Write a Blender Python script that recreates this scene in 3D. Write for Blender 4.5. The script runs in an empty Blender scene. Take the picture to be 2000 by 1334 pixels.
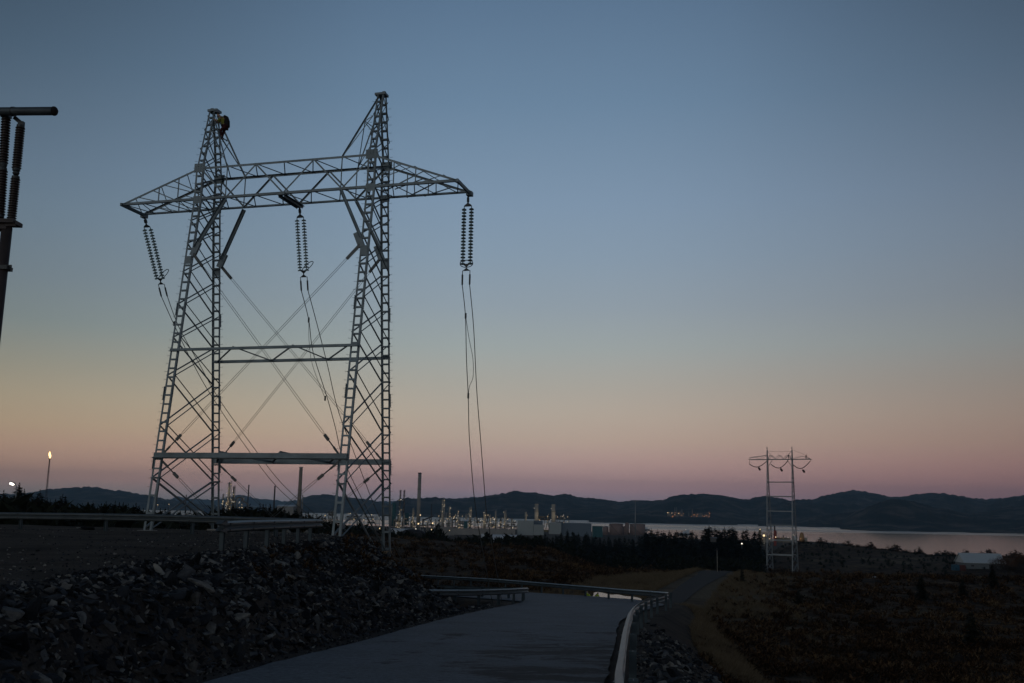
import bpy, bmesh, math, random
import numpy as np
from mathutils import Vector, Matrix, noise as mnoise

S = bpy.context.scene
COL = S.collection
random.seed(7)
rs = np.random.RandomState(11)

# ------------------------------------------------------------------ camera
F, PITCH, ROLL = 1911.0, 0.1676, 0.0193          # focal length for a 2000 px wide frame
CP, SP, CR, SR = math.cos(PITCH), math.sin(PITCH), math.cos(ROLL), math.sin(ROLL)
def ray(px, py):
    X = px-1000; Y = 667-py
    x = X*CR-Y*SR; y = X*SR+Y*CR
    return Vector((x/F, CP-y/F*SP, SP+y/F*CP))
def at(px, py, d):
    r = ray(px, py); return r*(d/r.y)
cam_d = bpy.data.cameras.new('camera'); cam = bpy.data.objects.new('camera', cam_d); COL.objects.link(cam)
fw = ray(1000, 667).normalized(); rt = (ray(1001, 667)-ray(1000, 667)).normalized(); up = (ray(1000, 666)-ray(1000, 667)).normalized()
cam.matrix_world = Matrix(((rt.x, up.x, -fw.x, 0), (rt.y, up.y, -fw.y, 0), (rt.z, up.z, -fw.z, 0), (0, 0, 0, 1)))
cam_d.sensor_width = 36; cam_d.lens = F/2000*36; cam_d.clip_start = .1; cam_d.clip_end = 60000
S.camera = cam
S.view_settings.view_transform = 'Standard'; S.view_settings.look = 'None'
S.view_settings.exposure = 0; S.view_settings.gamma = 1

# ------------------------------------------------------------------ sky
def lin(c):
    return tuple(((v/255)/12.92 if v/255 <= .04045 else ((v/255+.055)/1.055)**2.4) for v in c)
W = bpy.data.worlds.new('World'); S.world = W; W.use_nodes = True
nt = W.node_tree; nt.nodes.clear()
def N(t, **k):
    n = nt.nodes.new(t)
    for a, b in k.items(): setattr(n, a, b)
    return n
def M(op, a, b=None, c=None, clamp=False):
    n = N('ShaderNodeMath', operation=op); n.use_clamp = clamp
    for i, v in enumerate((a, b, c)):
        if v is None: continue
        if hasattr(v, 'is_linked') or hasattr(v, 'links'): nt.links.new(v, n.inputs[i])
        else: n.inputs[i].default_value = v
    return n.outputs[0]
tc = N('ShaderNodeTexCoord'); sep = N('ShaderNodeSeparateXYZ'); nt.links.new(tc.outputs['Generated'], sep.inputs[0])
sx, sy, sz = sep.outputs
elev = M('DIVIDE', M('ARCSINE', sz), math.pi/2, clamp=True)
SKY = [(1002, (124, 124, 138)), (975, (156, 143, 156)), (955, (185, 153, 158)), (930, (200, 165, 161)), (900, (204, 172, 162)),
       (860, (201, 179, 162)), (810, (194, 181, 165)), (750, (179, 176, 166)), (680, (163, 172, 171)), (600, (149, 163, 173)),
       (500, (137, 157, 175)), (400, (128, 151, 174)), (200, (106, 133, 159)), (0, (90, 116, 143))]
ramp = N('ShaderNodeValToRGB'); cr = ramp.color_ramp; cr.interpolation = 'LINEAR'
stops = []
for py, c in SKY:
    r = ray(1100, py).normalized(); stops.append((max(0, math.asin(r.z)/(math.pi/2)), lin(c)))
stops += [(.5, lin((62, 84, 112))), (.75, lin((48, 68, 96))), (1, lin((42, 60, 88)))]
while len(cr.elements) > 1: cr.elements.remove(cr.elements[-1])
cr.elements[0].position = stops[0][0]; cr.elements[0].color = (*stops[0][1], 1)
for p, c in stops[1:]:
    e = cr.elements.new(p); e.color = (*c, 1)
nt.links.new(elev, ramp.inputs[0])
az = M('ARCTAN2', sx, sy)                                   # 0 ahead, + to the right
d_az = M('ABSOLUTE', M('SUBTRACT', az, 0.03))
mr = N('ShaderNodeValToRGB'); mr.color_ramp.interpolation = 'B_SPLINE'
while len(mr.color_ramp.elements) > 1: mr.color_ramp.elements.remove(mr.color_ramp.elements[-1])
for i, (p, v) in enumerate([(0, 1.02), (.12, .99), (.22, .90), (.34, .78), (.48, .64), (.64, .50), (1, .42)]):   # 1 = one radian
    e = mr.color_ramp.elements[0] if i == 0 else mr.color_ramp.elements.new(p)
    e.position = p; e.color = (v, v, v, 1)
nt.links.new(d_az, mr.inputs[0])
mul = N('ShaderNodeVectorMath', operation='MULTIPLY'); nt.links.new(ramp.outputs[0], mul.inputs[0]); nt.links.new(mr.outputs[0], mul.inputs[1])
# warmer to the left (west), cooler to the right
lr = N('ShaderNodeMapRange'); nt.links.new(az, lr.inputs[0]); lr.inputs[1].default_value = -.5; lr.inputs[2].default_value = .5
wm = N('ShaderNodeMix', data_type='RGBA'); nt.links.new(lr.outputs[0], wm.inputs[0])
wm.inputs[6].default_value = (.91, .99, 1.0, 1); wm.inputs[7].default_value = (1.0, .94, .96, 1)
lowf = N('ShaderNodeMapRange'); nt.links.new(elev, lowf.inputs[0]); lowf.inputs[1].default_value = .0; lowf.inputs[2].default_value = .28; lowf.inputs[3].default_value = 1; lowf.inputs[4].default_value = 0.25
wm2 = N('ShaderNodeMix', data_type='RGBA'); nt.links.new(lowf.outputs[0], wm2.inputs[0]); wm2.inputs[6].default_value = (1, 1, 1, 1); nt.links.new(wm.outputs[2], wm2.inputs[7])
mul2 = N('ShaderNodeVectorMath', operation='MULTIPLY'); nt.links.new(mul.outputs[0], mul2.inputs[0]); nt.links.new(wm2.outputs[2], mul2.inputs[1])
_lw = N('ShaderNodeMapRange'); nt.links.new(elev, _lw.inputs[0]); _lw.inputs[1].default_value = 0; _lw.inputs[2].default_value = .105; _lw.inputs[3].default_value = 1; _lw.inputs[4].default_value = 0
def side(a0, a1, col, src):
    m_ = N('ShaderNodeMapRange'); nt.links.new(az, m_.inputs[0]); m_.inputs[1].default_value = a0; m_.inputs[2].default_value = a1
    f_ = M('MULTIPLY', m_.outputs[0], _lw.outputs[0]); x_ = N('ShaderNodeMix', data_type='RGBA'); x_.clamp_result = False
    nt.links.new(f_, x_.inputs[0]); x_.inputs[6].default_value = (1, 1, 1, 1); x_.inputs[7].default_value = (*col, 1)
    v_ = N('ShaderNodeVectorMath', operation='MULTIPLY'); nt.links.new(src.outputs[0], v_.inputs[0]); nt.links.new(x_.outputs[2], v_.inputs[1]); return v_
mul2 = side(-.05, -.5, (1.82, 1.56, 1.14), mul2); mul2 = side(.05, .5, (.90, .76, .74), mul2)
_hg = N('ShaderNodeMapRange'); nt.links.new(elev, _hg.inputs[0]); _hg.inputs[1].default_value = .17; _hg.inputs[2].default_value = .38
_aa = N('ShaderNodeMapRange'); nt.links.new(d_az, _aa.inputs[0]); _aa.inputs[1].default_value = .2; _aa.inputs[2].default_value = .62
_hf = M('SUBTRACT', 1.0, M('MULTIPLY', M('MULTIPLY', _hg.outputs[0], _aa.outputs[0]), .55)); _sc = N('ShaderNodeVectorMath', operation='SCALE'); nt.links.new(mul2.outputs[0], _sc.inputs[0]); nt.links.new(_hf, _sc.inputs['Scale']); mul2 = _sc
# afterglow of the set sun, behind the camera
back = M('POWER', M('MAXIMUM', M('MULTIPLY', sy, -1.0), 0.0), 1.5)
lowg = M('POWER', M('SUBTRACT', 1.0, elev, clamp=True), 4.0)
glow = M('MULTIPLY', M('MULTIPLY', back, lowg), 0.38)
gc = N('ShaderNodeVectorMath', operation='SCALE'); gc.inputs[0].default_value = (.86, .95, 1.0); nt.links.new(glow, gc.inputs['Scale'])
add = N('ShaderNodeVectorMath', operation='ADD'); nt.links.new(mul2.outputs[0], add.inputs[0]); nt.links.new(gc.outputs[0], add.inputs[1])
bg = N('ShaderNodeBackground'); nt.links.new(add.outputs[0], bg.inputs[0]); bg.inputs[1].default_value = 1.0
SUN_EL, SUN_AZ = math.radians(-2.0), math.radians(215)
sky = N('ShaderNodeTexSky', sky_type='NISHITA', sun_disc=False, sun_elevation=SUN_EL, sun_rotation=SUN_AZ)
bg2 = N('ShaderNodeBackground'); nt.links.new(sky.outputs[0], bg2.inputs[0]); bg2.inputs[1].default_value = .05
ads = N('ShaderNodeAddShader'); nt.links.new(bg.outputs[0], ads.inputs[0]); nt.links.new(bg2.outputs[0], ads.inputs[1])
wo = N('ShaderNodeOutputWorld'); nt.links.new(ads.outputs[0], wo.inputs[0])
# last direct glow, very soft, low from behind the camera
sl = bpy.data.lights.new('sun', 'SUN'); sun = bpy.data.objects.new('sun', sl); COL.objects.link(sun)
sl.energy = .10; sl.angle = math.radians(20); sl.color = (1, .93, .86)
v = Vector((-.55, -.8, .32)); sun.rotation_euler = v.to_track_quat('Z', 'Y').to_euler(); sun.location = (0, 0, 50)

# ------------------------------------------------------------------ materials
MATS = {}
def mat(name, base=(.3, .3, .3), rough=.7, metal=0, var=.25, scale=3., spec=.4, emit=None, es=1., bump=0., bscale=None, cols=None, island=0., coord='Object', tx=None):
    if name in MATS: return MATS[name]
    m = bpy.data.materials.new(name); m.use_nodes = True; t = m.node_tree; b = t.nodes['Principled BSDF']
    b.inputs['Roughness'].default_value = rough; b.inputs['Metallic'].default_value = metal
    b.inputs['Specular IOR Level'].default_value = spec
    tcn = t.nodes.new('ShaderNodeTexCoord'); nz = t.nodes.new('ShaderNodeTexNoise'); nz.inputs['Scale'].default_value = scale; nz.inputs['Detail'].default_value = 6
    mp = t.nodes.new('ShaderNodeMapping'); t.links.new(tcn.outputs[coord], mp.inputs[0])
    if tx: mp.inputs['Scale'].default_value = tx
    t.links.new(mp.outputs[0], nz.inputs['Vector'])
    rp = t.nodes.new('ShaderNodeValToRGB')
    if cols is None: cols = [(.25, tuple(c*(1-var) for c in base)), (.75, tuple(min(1, c*(1+var)) for c in base))]
    while len(rp.color_ramp.elements) > 1: rp.color_ramp.elements.remove(rp.color_ramp.elements[-1])
    for i, (p, c) in enumerate(cols):
        e = rp.color_ramp.elements[0] if i == 0 else rp.color_ramp.elements.new(p)
        e.position = p; e.color = (*c, 1)
    if island:
        g = t.nodes.new('ShaderNodeNewGeometry'); oi = t.nodes.new('ShaderNodeObjectInfo')
        a = t.nodes.new('ShaderNodeMath'); a.operation = 'ADD'; t.links.new(g.outputs['Random Per Island'], a.inputs[0]); t.links.new(oi.outputs['Random'], a.inputs[1])
        fr = t.nodes.new('ShaderNodeMath'); fr.operation = 'FRACT'; t.links.new(a.outputs[0], fr.inputs[0])
        mx = t.nodes.new('ShaderNodeMix'); mx.inputs[0].default_value = island
        t.links.new(nz.outputs['Fac'], mx.inputs[2]); t.links.new(fr.outputs[0], mx.inputs[3]); t.links.new(mx.outputs[0], rp.inputs[0])
    else: t.links.new(nz.outputs['Fac'], rp.inputs[0])
    t.links.new(rp.outputs[0], b.inputs['Base Color'])
    if bump:
        n2 = t.nodes.new('ShaderNodeTexNoise'); n2.inputs['Scale'].default_value = bscale or scale*4; n2.inputs['Detail'].default_value = 8
        t.links.new(mp.outputs[0], n2.inputs['Vector'])
        bp = t.nodes.new('ShaderNodeBump'); bp.inputs['Strength'].default_value = bump; bp.inputs['Distance'].default_value = .05
        t.links.new(n2.outputs['Fac'], bp.inputs['Height']); t.links.new(bp.outputs[0], b.inputs['Normal'])
    if emit:
        b.inputs['Emission Color'].default_value = (*emit, 1); b.inputs['Emission Strength'].default_value = es
    MATS[name] = m; return m
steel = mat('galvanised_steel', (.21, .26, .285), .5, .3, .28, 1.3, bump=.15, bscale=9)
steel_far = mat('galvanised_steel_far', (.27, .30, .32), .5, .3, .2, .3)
steel_dark = mat('weathered_fittings', (.06, .07, .075), .5, .4)
postm = mat('post_steel', (.06, .085, .10), .55, .3, .2, 2.)
railm = mat('rail_steel', (.115, .14, .152), .45, .4, .22, 2.2, bump=.12, bscale=14)
glassy = mat('insulator_glass', (.15, .22, .22), .2, 0, .2, spec=.6)
brownins = mat('insulator_porcelain', (.035, .022, .018), .3, 0, .2)
wire = mat('aluminium_wire', (.12, .13, .13), .5, .5)
polem = mat('dark_pole', (.06, .05, .05), .6, .1)
wood = mat('raw_timber', (.26, .19, .12), .8, 0, .3, 4, tx=(1, 8, 8))
rock = mat('blasted_rock', rough=.85, scale=6, spec=.2, island=.72, bump=.8, bscale=9, cols=[(.1, (.005, .006, .008)), (.38, (.016, .019, .024)), (.56, (.036, .041, .05)), (.68, (.075, .08, .087)), (.78, (.15, .15, .145)), (.85, (.28, .275, .25))])
concrete = mat('concrete', (.28, .27, .25), .85, 0, .2, .08)
foliage = mat('dark_needles', (.014, .018, .011), .8, 0, .5, .8, spec=.1)
twigs = mat('bare_twigs', (.03, .022, .017), .9, 0, .4, .8, spec=.1)
rust_leaf = mat('rusty_leaves', (.10, .045, .02), .9, 0, .4, .8, spec=.1)
bark = mat('bark', (.06, .045, .035), .9)
heather = mat('heather', rough=.95, scale=.09, spec=.03, island=.35, cols=[(.22, (.009, .006, .004)), (.44, (.028, .017, .010)), (.56, (.08, .046, .026)), (.70, (.17, .11, .06))])
grassm = mat('dry_grass', rough=.9, scale=.4, spec=.05, island=.6, cols=[(0, (.07, .054, .035)), (.5, (.16, .125, .08)), (1, (.27, .215, .145))])
hivis = mat('hivis_cloth', (.38, .55, .03), .8, emit=(.25, .42, .02), es=.0, var=.1)
hiviy = mat('hivis_yellow_cloth', (.26, .27, .05), .8, var=.1)
darkcloth = mat('dark_cloth', (.02, .018, .02), .9)
redcloth = mat('dark_red_cloth', (.06, .015, .018), .9)
skin = mat('skin', (.42, .27, .20), .6, var=.05)
helmet = mat('helmet_plastic', (.16, .17, .19), .4, var=.05)
white_steel = mat('white_cladding', (.34, .38, .38), .6, 0, .08, .03, tx=(1, 1, .1))
blue_clad = mat('blue_grey_cladding', (.12, .16, .2), .6, 0, .08, .03)
tankm = mat('tank_paint', (.24, .17, .15), .6, 0, .12, .04)
teal = mat('teal_paint', (.02, .10, .11), .6, 0, .2, .05)
stackm = mat('concrete_stack', (.26, .22, .17), .85, 0, .15, .04)
stackdark = mat('dark_stack', (.05, .045, .045), .8)
pale_steel = mat('pale_vessel', (.36, .34, .30), .55, .0, .12, .05)
pipe_steel = mat('pipework', (.16, .145, .12), .7, .1, .4, .1)
canvas = mat('white_canvas', (.55, .6, .65), .7, 0, .1, .05)
def lampmat(n, c, s): return mat(n, (.5, .5, .5), emit=c, es=s)
lamp_warm = lampmat('lit_lamp_warm', (1, .72, .38), 1.4)
lamp_white = lampmat('lit_lamp_white', (1, .90, .72), 1.6)
lamp_orange = lampmat('lit_lamp_orange', (1, .36, .10), .8)
flame_m = lampmat('flame', (1, .62, .22), 3.6)
street_m = lampmat('street_lamp_glass', (1, .93, .8), 3.2)

# ------------------------------------------------------------------ mesh helpers
class MB:
    def __init__(s): s.v = []; s.f = []; s.m = []; s.cur = 0
    def add(s, vs, fs):
        o = len(s.v); s.v += [tuple(p) for p in vs]; s.f += [tuple(i+o for i in f) for f in fs]; s.m += [s.cur]*len(fs)
    def frame(s, p, q, hint=None):
        p = Vector(p); q = Vector(q); d = (q-p).normalized()
        h = Vector(hint) if hint is not None else (Vector((0, 0, 1)) if abs(d.z) < .9 else Vector((1, 0, 0)))
        a = (h-d*h.dot(d))
        if a.length < 1e-4: h = Vector((0, 1, 0)); a = h-d*h.dot(d)
        a.normalize(); b = d.cross(a)
        return p, q, a, b
    def bar(s, p, q, w, t, hint=None):      # w along hint, t across
        p, q, a, b = s.frame(p, q, hint); a = a*w/2; b = b*t/2
        vs = [p-a-b, p+a-b, p+a+b, p-a+b, q-a-b, q+a-b, q+a+b, q-a+b]
        s.add(vs, [(0, 3, 2, 1), (4, 5, 6, 7), (0, 1, 5, 4), (1, 2, 6, 5), (2, 3, 7, 6), (3, 0, 4, 7)])
    def ang(s, p, q, w, h1, h2, t=.014):   # L section with flanges along h1 and h2
        p = Vector(p); q = Vector(q); d = (q-p).normalized()
        a = Vector(h1); a = (a-d*a.dot(d)).normalized(); b = Vector(h2); b = (b-d*b.dot(d)); b = (b-a*b.dot(a)).normalized()
        pr = [(0, 0), (w, 0), (w, t), (t, t), (t, w), (0, w)]
        vs = [o+a*x+b*y for o in (p, q) for x, y in pr]
        fs = [(i, (i+1) % 6, (i+1) % 6+6, i+6) for i in range(6)]+[(0, 1, 2, 3), (0, 3, 4, 5), (6, 9, 8, 7), (6, 11, 10, 9)]
        s.add(vs, fs)
    def box(s, c, sz, rz=0):
        cx, cy, cz = c; x, y, z = (k/2 for k in sz); ca, sa = math.cos(rz), math.sin(rz)
        vs = [(cx+i*x*ca-j*y*sa, cy+i*x*sa+j*y*ca, cz+k*z) for k in (-1, 1) for i, j in ((-1, -1), (1, -1), (1, 1), (-1, 1))]
        s.add(vs, [(0, 3, 2, 1), (4, 5, 6, 7), (0, 1, 5, 4), (1, 2, 6, 5), (2, 3, 7, 6), (3, 0, 4, 7)])
    def tube(s, pts, r, n=8, cap=True):
        pts = [Vector(p) for p in pts]; R = r if isinstance(r, (list, tuple)) else [r]*len(pts)
        o = len(s.v); prev = None
        for i, p in enumerate(pts):
            d = (pts[min(i+1, len(pts)-1)]-pts[max(i-1, 0)]).normalized()
            if prev is None: h = Vector((0, 0, 1)) if abs(d.z) < .9 else Vector((1, 0, 0)); a = (h-d*h.dot(d)).normalized()
            else: a = (prev-d*prev.dot(d)).normalized()
            prev = a; b = d.cross(a)
            for k in range(n):
                th = 2*math.pi*k/n; s.v.append(tuple(p+(a*math.cos(th)+b*math.sin(th))*R[i]))
        for i in range(len(pts)-1):
            for k in range(n):
                k2 = (k+1) % n; s.f.append((o+i*n+k, o+i*n+k2, o+(i+1)*n+k2, o+(i+1)*n+k)); s.m.append(s.cur)
        if cap:
            s.f.append(tuple(o+k for k in range(n))[::-1]); s.f.append(tuple(o+(len(pts)-1)*n+k for k in range(n))); s.m += [s.cur]*2
    def build(s, name, m=None, parent=None, smooth=False):
        me = bpy.data.meshes.new(name); me.from_pydata(s.v, [], s.f)
        ms = m if isinstance(m, (list, tuple)) else [m]
        for x in ms:
            if x: me.materials.append(x)
        if len(ms) > 1: me.polygons.foreach_set('material_index', s.m)
        if smooth: me.polygons.foreach_set('use_smooth', [True]*len(me.polygons))
        me.update(); o = bpy.data.objects.new(name, me); COL.objects.link(o)
        if parent is not None: o.parent = parent
        return o
def tag(o, label=None, cat=None, group=None, kind=None):
    if label: o['label'] = label
    if cat: o['category'] = cat
    if group: o['group'] = group
    if kind: o['kind'] = kind
    return o
def empty(name, loc, rz=0, label=None, cat=None, group=None):
    o = bpy.data.objects.new(name, None); COL.objects.link(o); o.location = loc; o.rotation_euler = (0, 0, rz); o.empty_display_size = .2
    return tag(o, label, cat, group)
def lerp(a, b, t): return a+(b-a)*t

# ------------------------------------------------------------------ ground height
def seg_dist(X, Y, pts):
    best = np.full(X.shape, 1e9); tt = np.zeros(X.shape)
    for i in range(len(pts)-1):
        ax, ay = pts[i][:2]; bx, by = pts[i+1][:2]; L = (bx-ax)**2+(by-ay)**2
        t = np.clip(((X-ax)*(bx-ax)+(Y-ay)*(by-ay))/L, 0, 1)
        d = np.hypot(X-ax-t*(bx-ax), Y-ay-t*(by-ay)); k = d < best
        best = np.where(k, d, best); tt = np.where(k, i+t, tt)
    return best, tt
def inside(X, Y, poly):
    c = np.zeros(X.shape, bool); n = len(poly)
    for i in range(n):
        x1, y1 = poly[i]; x2, y2 = poly[(i+1) % n]
        k = ((y1 > Y) != (y2 > Y)) & (X < (x2-x1)*(Y-y1)/((y2-y1) if y2 != y1 else 1e-9)+x1)
        c ^= k
    return c
ROAD = [(-2.0, -30, 3.3), (-1.9, 5, 3.3), (-1.65, 16, 3.2), (-.45, 26, 3.2), (1.0, 38, 3.2), (2.5, 46.5, 3.4), (4.2, 54.5, 3.7), (4.9, 60, 4.3), (2.6, 66, 5.2), (-3, 74, 5.5), (-12, 84, 5.0), (-26, 96, 4.5), (-48, 108, 4.2)]
PAD = [(-7.0, 2), (-7.3, 14), (-7.45, 22), (-7.3, 30), (-7.0, 38), (-6.9, 44), (-6.9, 47), (-7.9, 49.8), (-11.5, 55), (-20, 59), (-60, 66), (-120, 70), (-120, -30), (-8, -30)]
PROF = {  # azimuth px (relative to centre): list of (distance, height)
    -1400: [(0, -3.4), (60, -6), (100, -8), (180, -10), (300, -14), (700, -34), (1500, -50), (2600, -52), (2900, -62), (9000, -70)],
    -420: [(0, -3.4), (60, -6), (100, -8), (180, -10), (300, -14), (700, -34), (1500, -50), (2600, -52), (2900, -62), (9000, -70)],
    -320: [(0, -3.4), (60, -7.0), (120, -9), (200, -9.6), (300, -10.2), (420, -15), (800, -36), (1500, -50), (2500, -52), (2700, -62), (9000, -70)],
    50: [(0, -3.4), (60, -7.0), (120, -9.6), (200, -11.5), (320, -13), (450, -19), (800, -36), (1500, -50), (2400, -52), (2600, -62), (9000, -70)],
    200: [(0, -3.4), (60, -7.2), (110, -9.4), (160, -10.2), (200, -12.4), (330, -20), (400, -23.4), (600, -31), (800, -38), (1500, -50), (2300, -52), (2500, -62), (9000, -70)],
    430: [(0, -3.6), (60, -7.4), (110, -9.7), (150, -10.3), (182, -10.9), (250, -16), (330, -21), (400, -23.5), (600, -30), (800, -38), (1300, -50), (1900, -53), (2000, -62), (9000, -70)],
    560: [(0, -3.8), (60, -7.5), (110, -9.8), (150, -10.4), (185, -10.9), (250, -16), (330, -21.5), (400, -23.5), (450, -22.5), (600, -18.9), (700, -24), (1000, -50), (1950, -53), (2050, -62), (9000, -70)],
    850: [(0, -4), (60, -7.6), (110, -9.9), (150, -10.3), (190, -10.4), (250, -15), (330, -20), (400, -22.2), (450, -23), (600, -21.6), (700, -26), (900, -52), (1000, -62), (9000, -70)],
    1400: [(0, -4), (60, -7.6), (110, -9.9), (150, -10.2), (190, -10.2), (250, -14), (330, -19.2), (400, -21.8), (450, -22), (600, -21.4), (700, -26), (900, -52), (1000, -62), (9000, -70)]}
PK = sorted(PROF)
def vnoise(X, Y, s, seed=0):      # cheap value noise
    x = X/s+seed*17.3; y = Y/s-seed*9.1; xi = np.floor(x); yi = np.floor(y); fx = x-xi; fy = y-yi
    fx = fx*fx*(3-2*fx); fy = fy*fy*(3-2*fy)
    def h(a, b):
        q = np.sin(a*127.1+b*311.7+seed*74.7)*43758.5453; return q-np.floor(q)
    return (h(xi, yi)*(1-fx)+h(xi+1, yi)*fx)*(1-fy)+(h(xi, yi+1)*(1-fx)+h(xi+1, yi+1)*fx)*fy-.5
def road_z(Y): return np.where(Y < 60, -1.9-.06*Y, -5.5-.054*(Y-60))
POND = (10.3, 95.0)
def gheight(X, Y, rough=True):
    X = np.asarray(X, float); Y = np.asarray(Y, float)
    D = np.hypot(X, Y); A = np.where(Y > .5, X/np.maximum(Y, .5)*F, np.sign(X)*1400); A = np.clip(A, -1400, 1400)
    hs = np.array([np.interp(D, [p[0] for p in PROF[k]], [p[1] for p in PROF[k]]) for k in PK])
    idx = np.clip(np.searchsorted(PK, A)-1, 0, len(PK)-2); ka = np.array(PK)
    t = (A-ka[idx])/(ka[idx+1]-ka[idx]); t = np.clip(t, 0, 1); t = t*t*(3-2*t)
    I = np.arange(hs.shape[1]) if hs.ndim == 2 else None
    fl = hs.reshape(len(PK), -1); ix = idx.reshape(-1)
    base = (fl[ix, np.arange(ix.size)]*(1-t.reshape(-1))+fl[ix+1, np.arange(ix.size)]*t.reshape(-1)).reshape(X.shape)
    if rough:
        k = np.clip((D-25)/60, .15, 1)
        base = base+vnoise(X, Y, 9, 1)*.7*k+vnoise(X, Y, 3.2, 2)*.25+vnoise(X, Y, 38, 3)*2.2*np.clip((D-70)/150, 0, 1)*np.clip(1-(D-900)/400, .15, 1)+vnoise(X, Y, 90, 4)*3*np.clip((D-250)/300, 0, 1)*np.clip(1-(D-900)/400, 0, 1)
    rd, rt_ = seg_dist(X, Y, ROAD)
    hw = np.interp(rt_, range(len(ROAD)), [p[2] for p in ROAD])
    dd = rd-hw-1.3
    rz = road_z(Y)
    z = np.maximum(base, rz-.05-.52*np.maximum(dd, 0)) if True else base
    # cut ground down to the road bed, with a bank
    z = np.minimum(z, rz-.05+.45*np.maximum(dd, 0)+.0)
    pin = inside(X, Y, PAD); pdist, _ = seg_dist(X, Y, PAD+[PAD[0]])
    padz = np.interp(Y, [0, 15, 27, 38, 46, 50, 70], [-1.32, -1.3, -1.27, -1.34, -1.45, -1.52, -1.7])
    wob = (vnoise(X, Y, 2.6, 5)*.5+vnoise(X, Y, .9, 6)*.25)*np.clip(pdist/1.5, 0, 1) if rough else 0
    pz = np.where(pin, padz+(vnoise(X, Y, 4, 8)*.06 if rough else 0)-.12*np.exp(-pdist/0.6), padz-.12-np.interp(Y, [28, 44], [.5, .66])*pdist+wob)
    far = dd > -.5
    z = np.where(pin, pz, np.where(far, np.maximum(z, np.minimum(pz, rz-.05+1.15*np.maximum(dd+.5, 0))), z))
    # pond bowl and second road bed
    pe = np.hypot((X-POND[0])/2.6, (Y-POND[1])/9); z = np.where(pe < 1.6, lerp(np.minimum(z, -8.75), z, np.clip((pe-.8)/.8, 0, 1)), z)
    return z
def gz(x, y): return float(gheight(np.array([x]), np.array([y]))[0])
def ground_at(px, py, dmax=1500):
    r = ray(px, py); r = r/r.y
    ys = np.concatenate([np.arange(6, 120, .5), np.geomspace(120, dmax, 500)])
    g = gheight(r.x*ys, ys); k = np.nonzero(r.z*ys <= g)[0]
    d = ys[k[0]] if len(k) else dmax
    return Vector((r.x*d, d, gz(r.x*d, d)))

# second road on the terrain, from (px, py) pairs
R2 = []
for a, b, d, w in ((1292, 1199, 84, 1.1), (1302, 1188, 92, 1.1), (1322, 1170, 107, 1.15), (1345, 1150, 127, 1.45), (1368, 1135, 145, 1.8), (1388, 1124, 160, 2.1), (1405, 1115.5, 176, 2.6)):
    p = at(a, b, d); R2.append((p.x, p.y, w, p.z))
R2.append((R2[-1][0]+14, R2[-1][1]+26, 2.6, R2[-1][3]-3.2))
_gh = gheight
def gheight(X, Y, rough=True):
    z = _gh(X, Y, rough); X = np.asarray(X, float); Y = np.asarray(Y, float)
    d, t = seg_dist(X, Y, [p[:2] for p in R2]); hw = np.interp(t, range(len(R2)), [p[2] for p in R2]); zz = np.interp(t, range(len(R2)), [p[3] for p in R2])
    k = np.clip((d-hw-.8)/5, 0, 1); ok = seg_dist(X, Y, ROAD)[0] > 9
    return np.where((k < 1) & ok, lerp(zz, z, k*k*(3-2*k)), z)

# ------------------------------------------------------------------ ground sheet
def grid_mesh(name, X, Y, Z, m, kind='structure', attr=None):
    n, k = X.shape; me = bpy.data.meshes.new(name)
    co = np.stack([X, Y, Z], -1).reshape(-1, 3)
    i = np.arange(n*k).reshape(n, k); q = np.stack([i[:-1, :-1], i[:-1, 1:], i[1:, 1:], i[1:, :-1]], -1).reshape(-1, 4)
    me.vertices.add(len(co)); me.vertices.foreach_set('co', co.ravel())
    me.loops.add(q.size); me.loops.foreach_set('vertex_index', q.ravel().astype(np.int32))
    me.polygons.add(len(q)); me.polygons.foreach_set('loop_start', np.arange(0, q.size, 4, dtype=np.int32)); me.polygons.foreach_set('loop_total', np.full(len(q), 4, np.int32))
    me.polygons.foreach_set('use_smooth', np.ones(len(q), bool)); me.materials.append(m); me.update(calc_edges=True); me.validate()
    o = bpy.data.objects.new(name, me); COL.objects.link(o); o['kind'] = kind; return o
rr = np.concatenate([np.geomspace(.6, 8, 30)[:-1], np.geomspace(8, 110, 300)[:-1], np.geomspace(110, 3500, 220)[:-1], np.geomspace(3500, 14000, 20)])
aa = np.radians(np.concatenate([np.linspace(-180, -62, 30)[:-1], np.linspace(-62, -36, 60)[:-1], np.linspace(-36, 36, 620)[:-1], np.linspace(36, 62, 60)[:-1], np.linspace(62, 180, 30)]))
AA, RR = np.meshgrid(aa, rr); GX = RR*np.sin(AA); GY = RR*np.cos(AA)
GZ = gheight(GX.ravel(), GY.ravel()).reshape(GX.shape)
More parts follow.
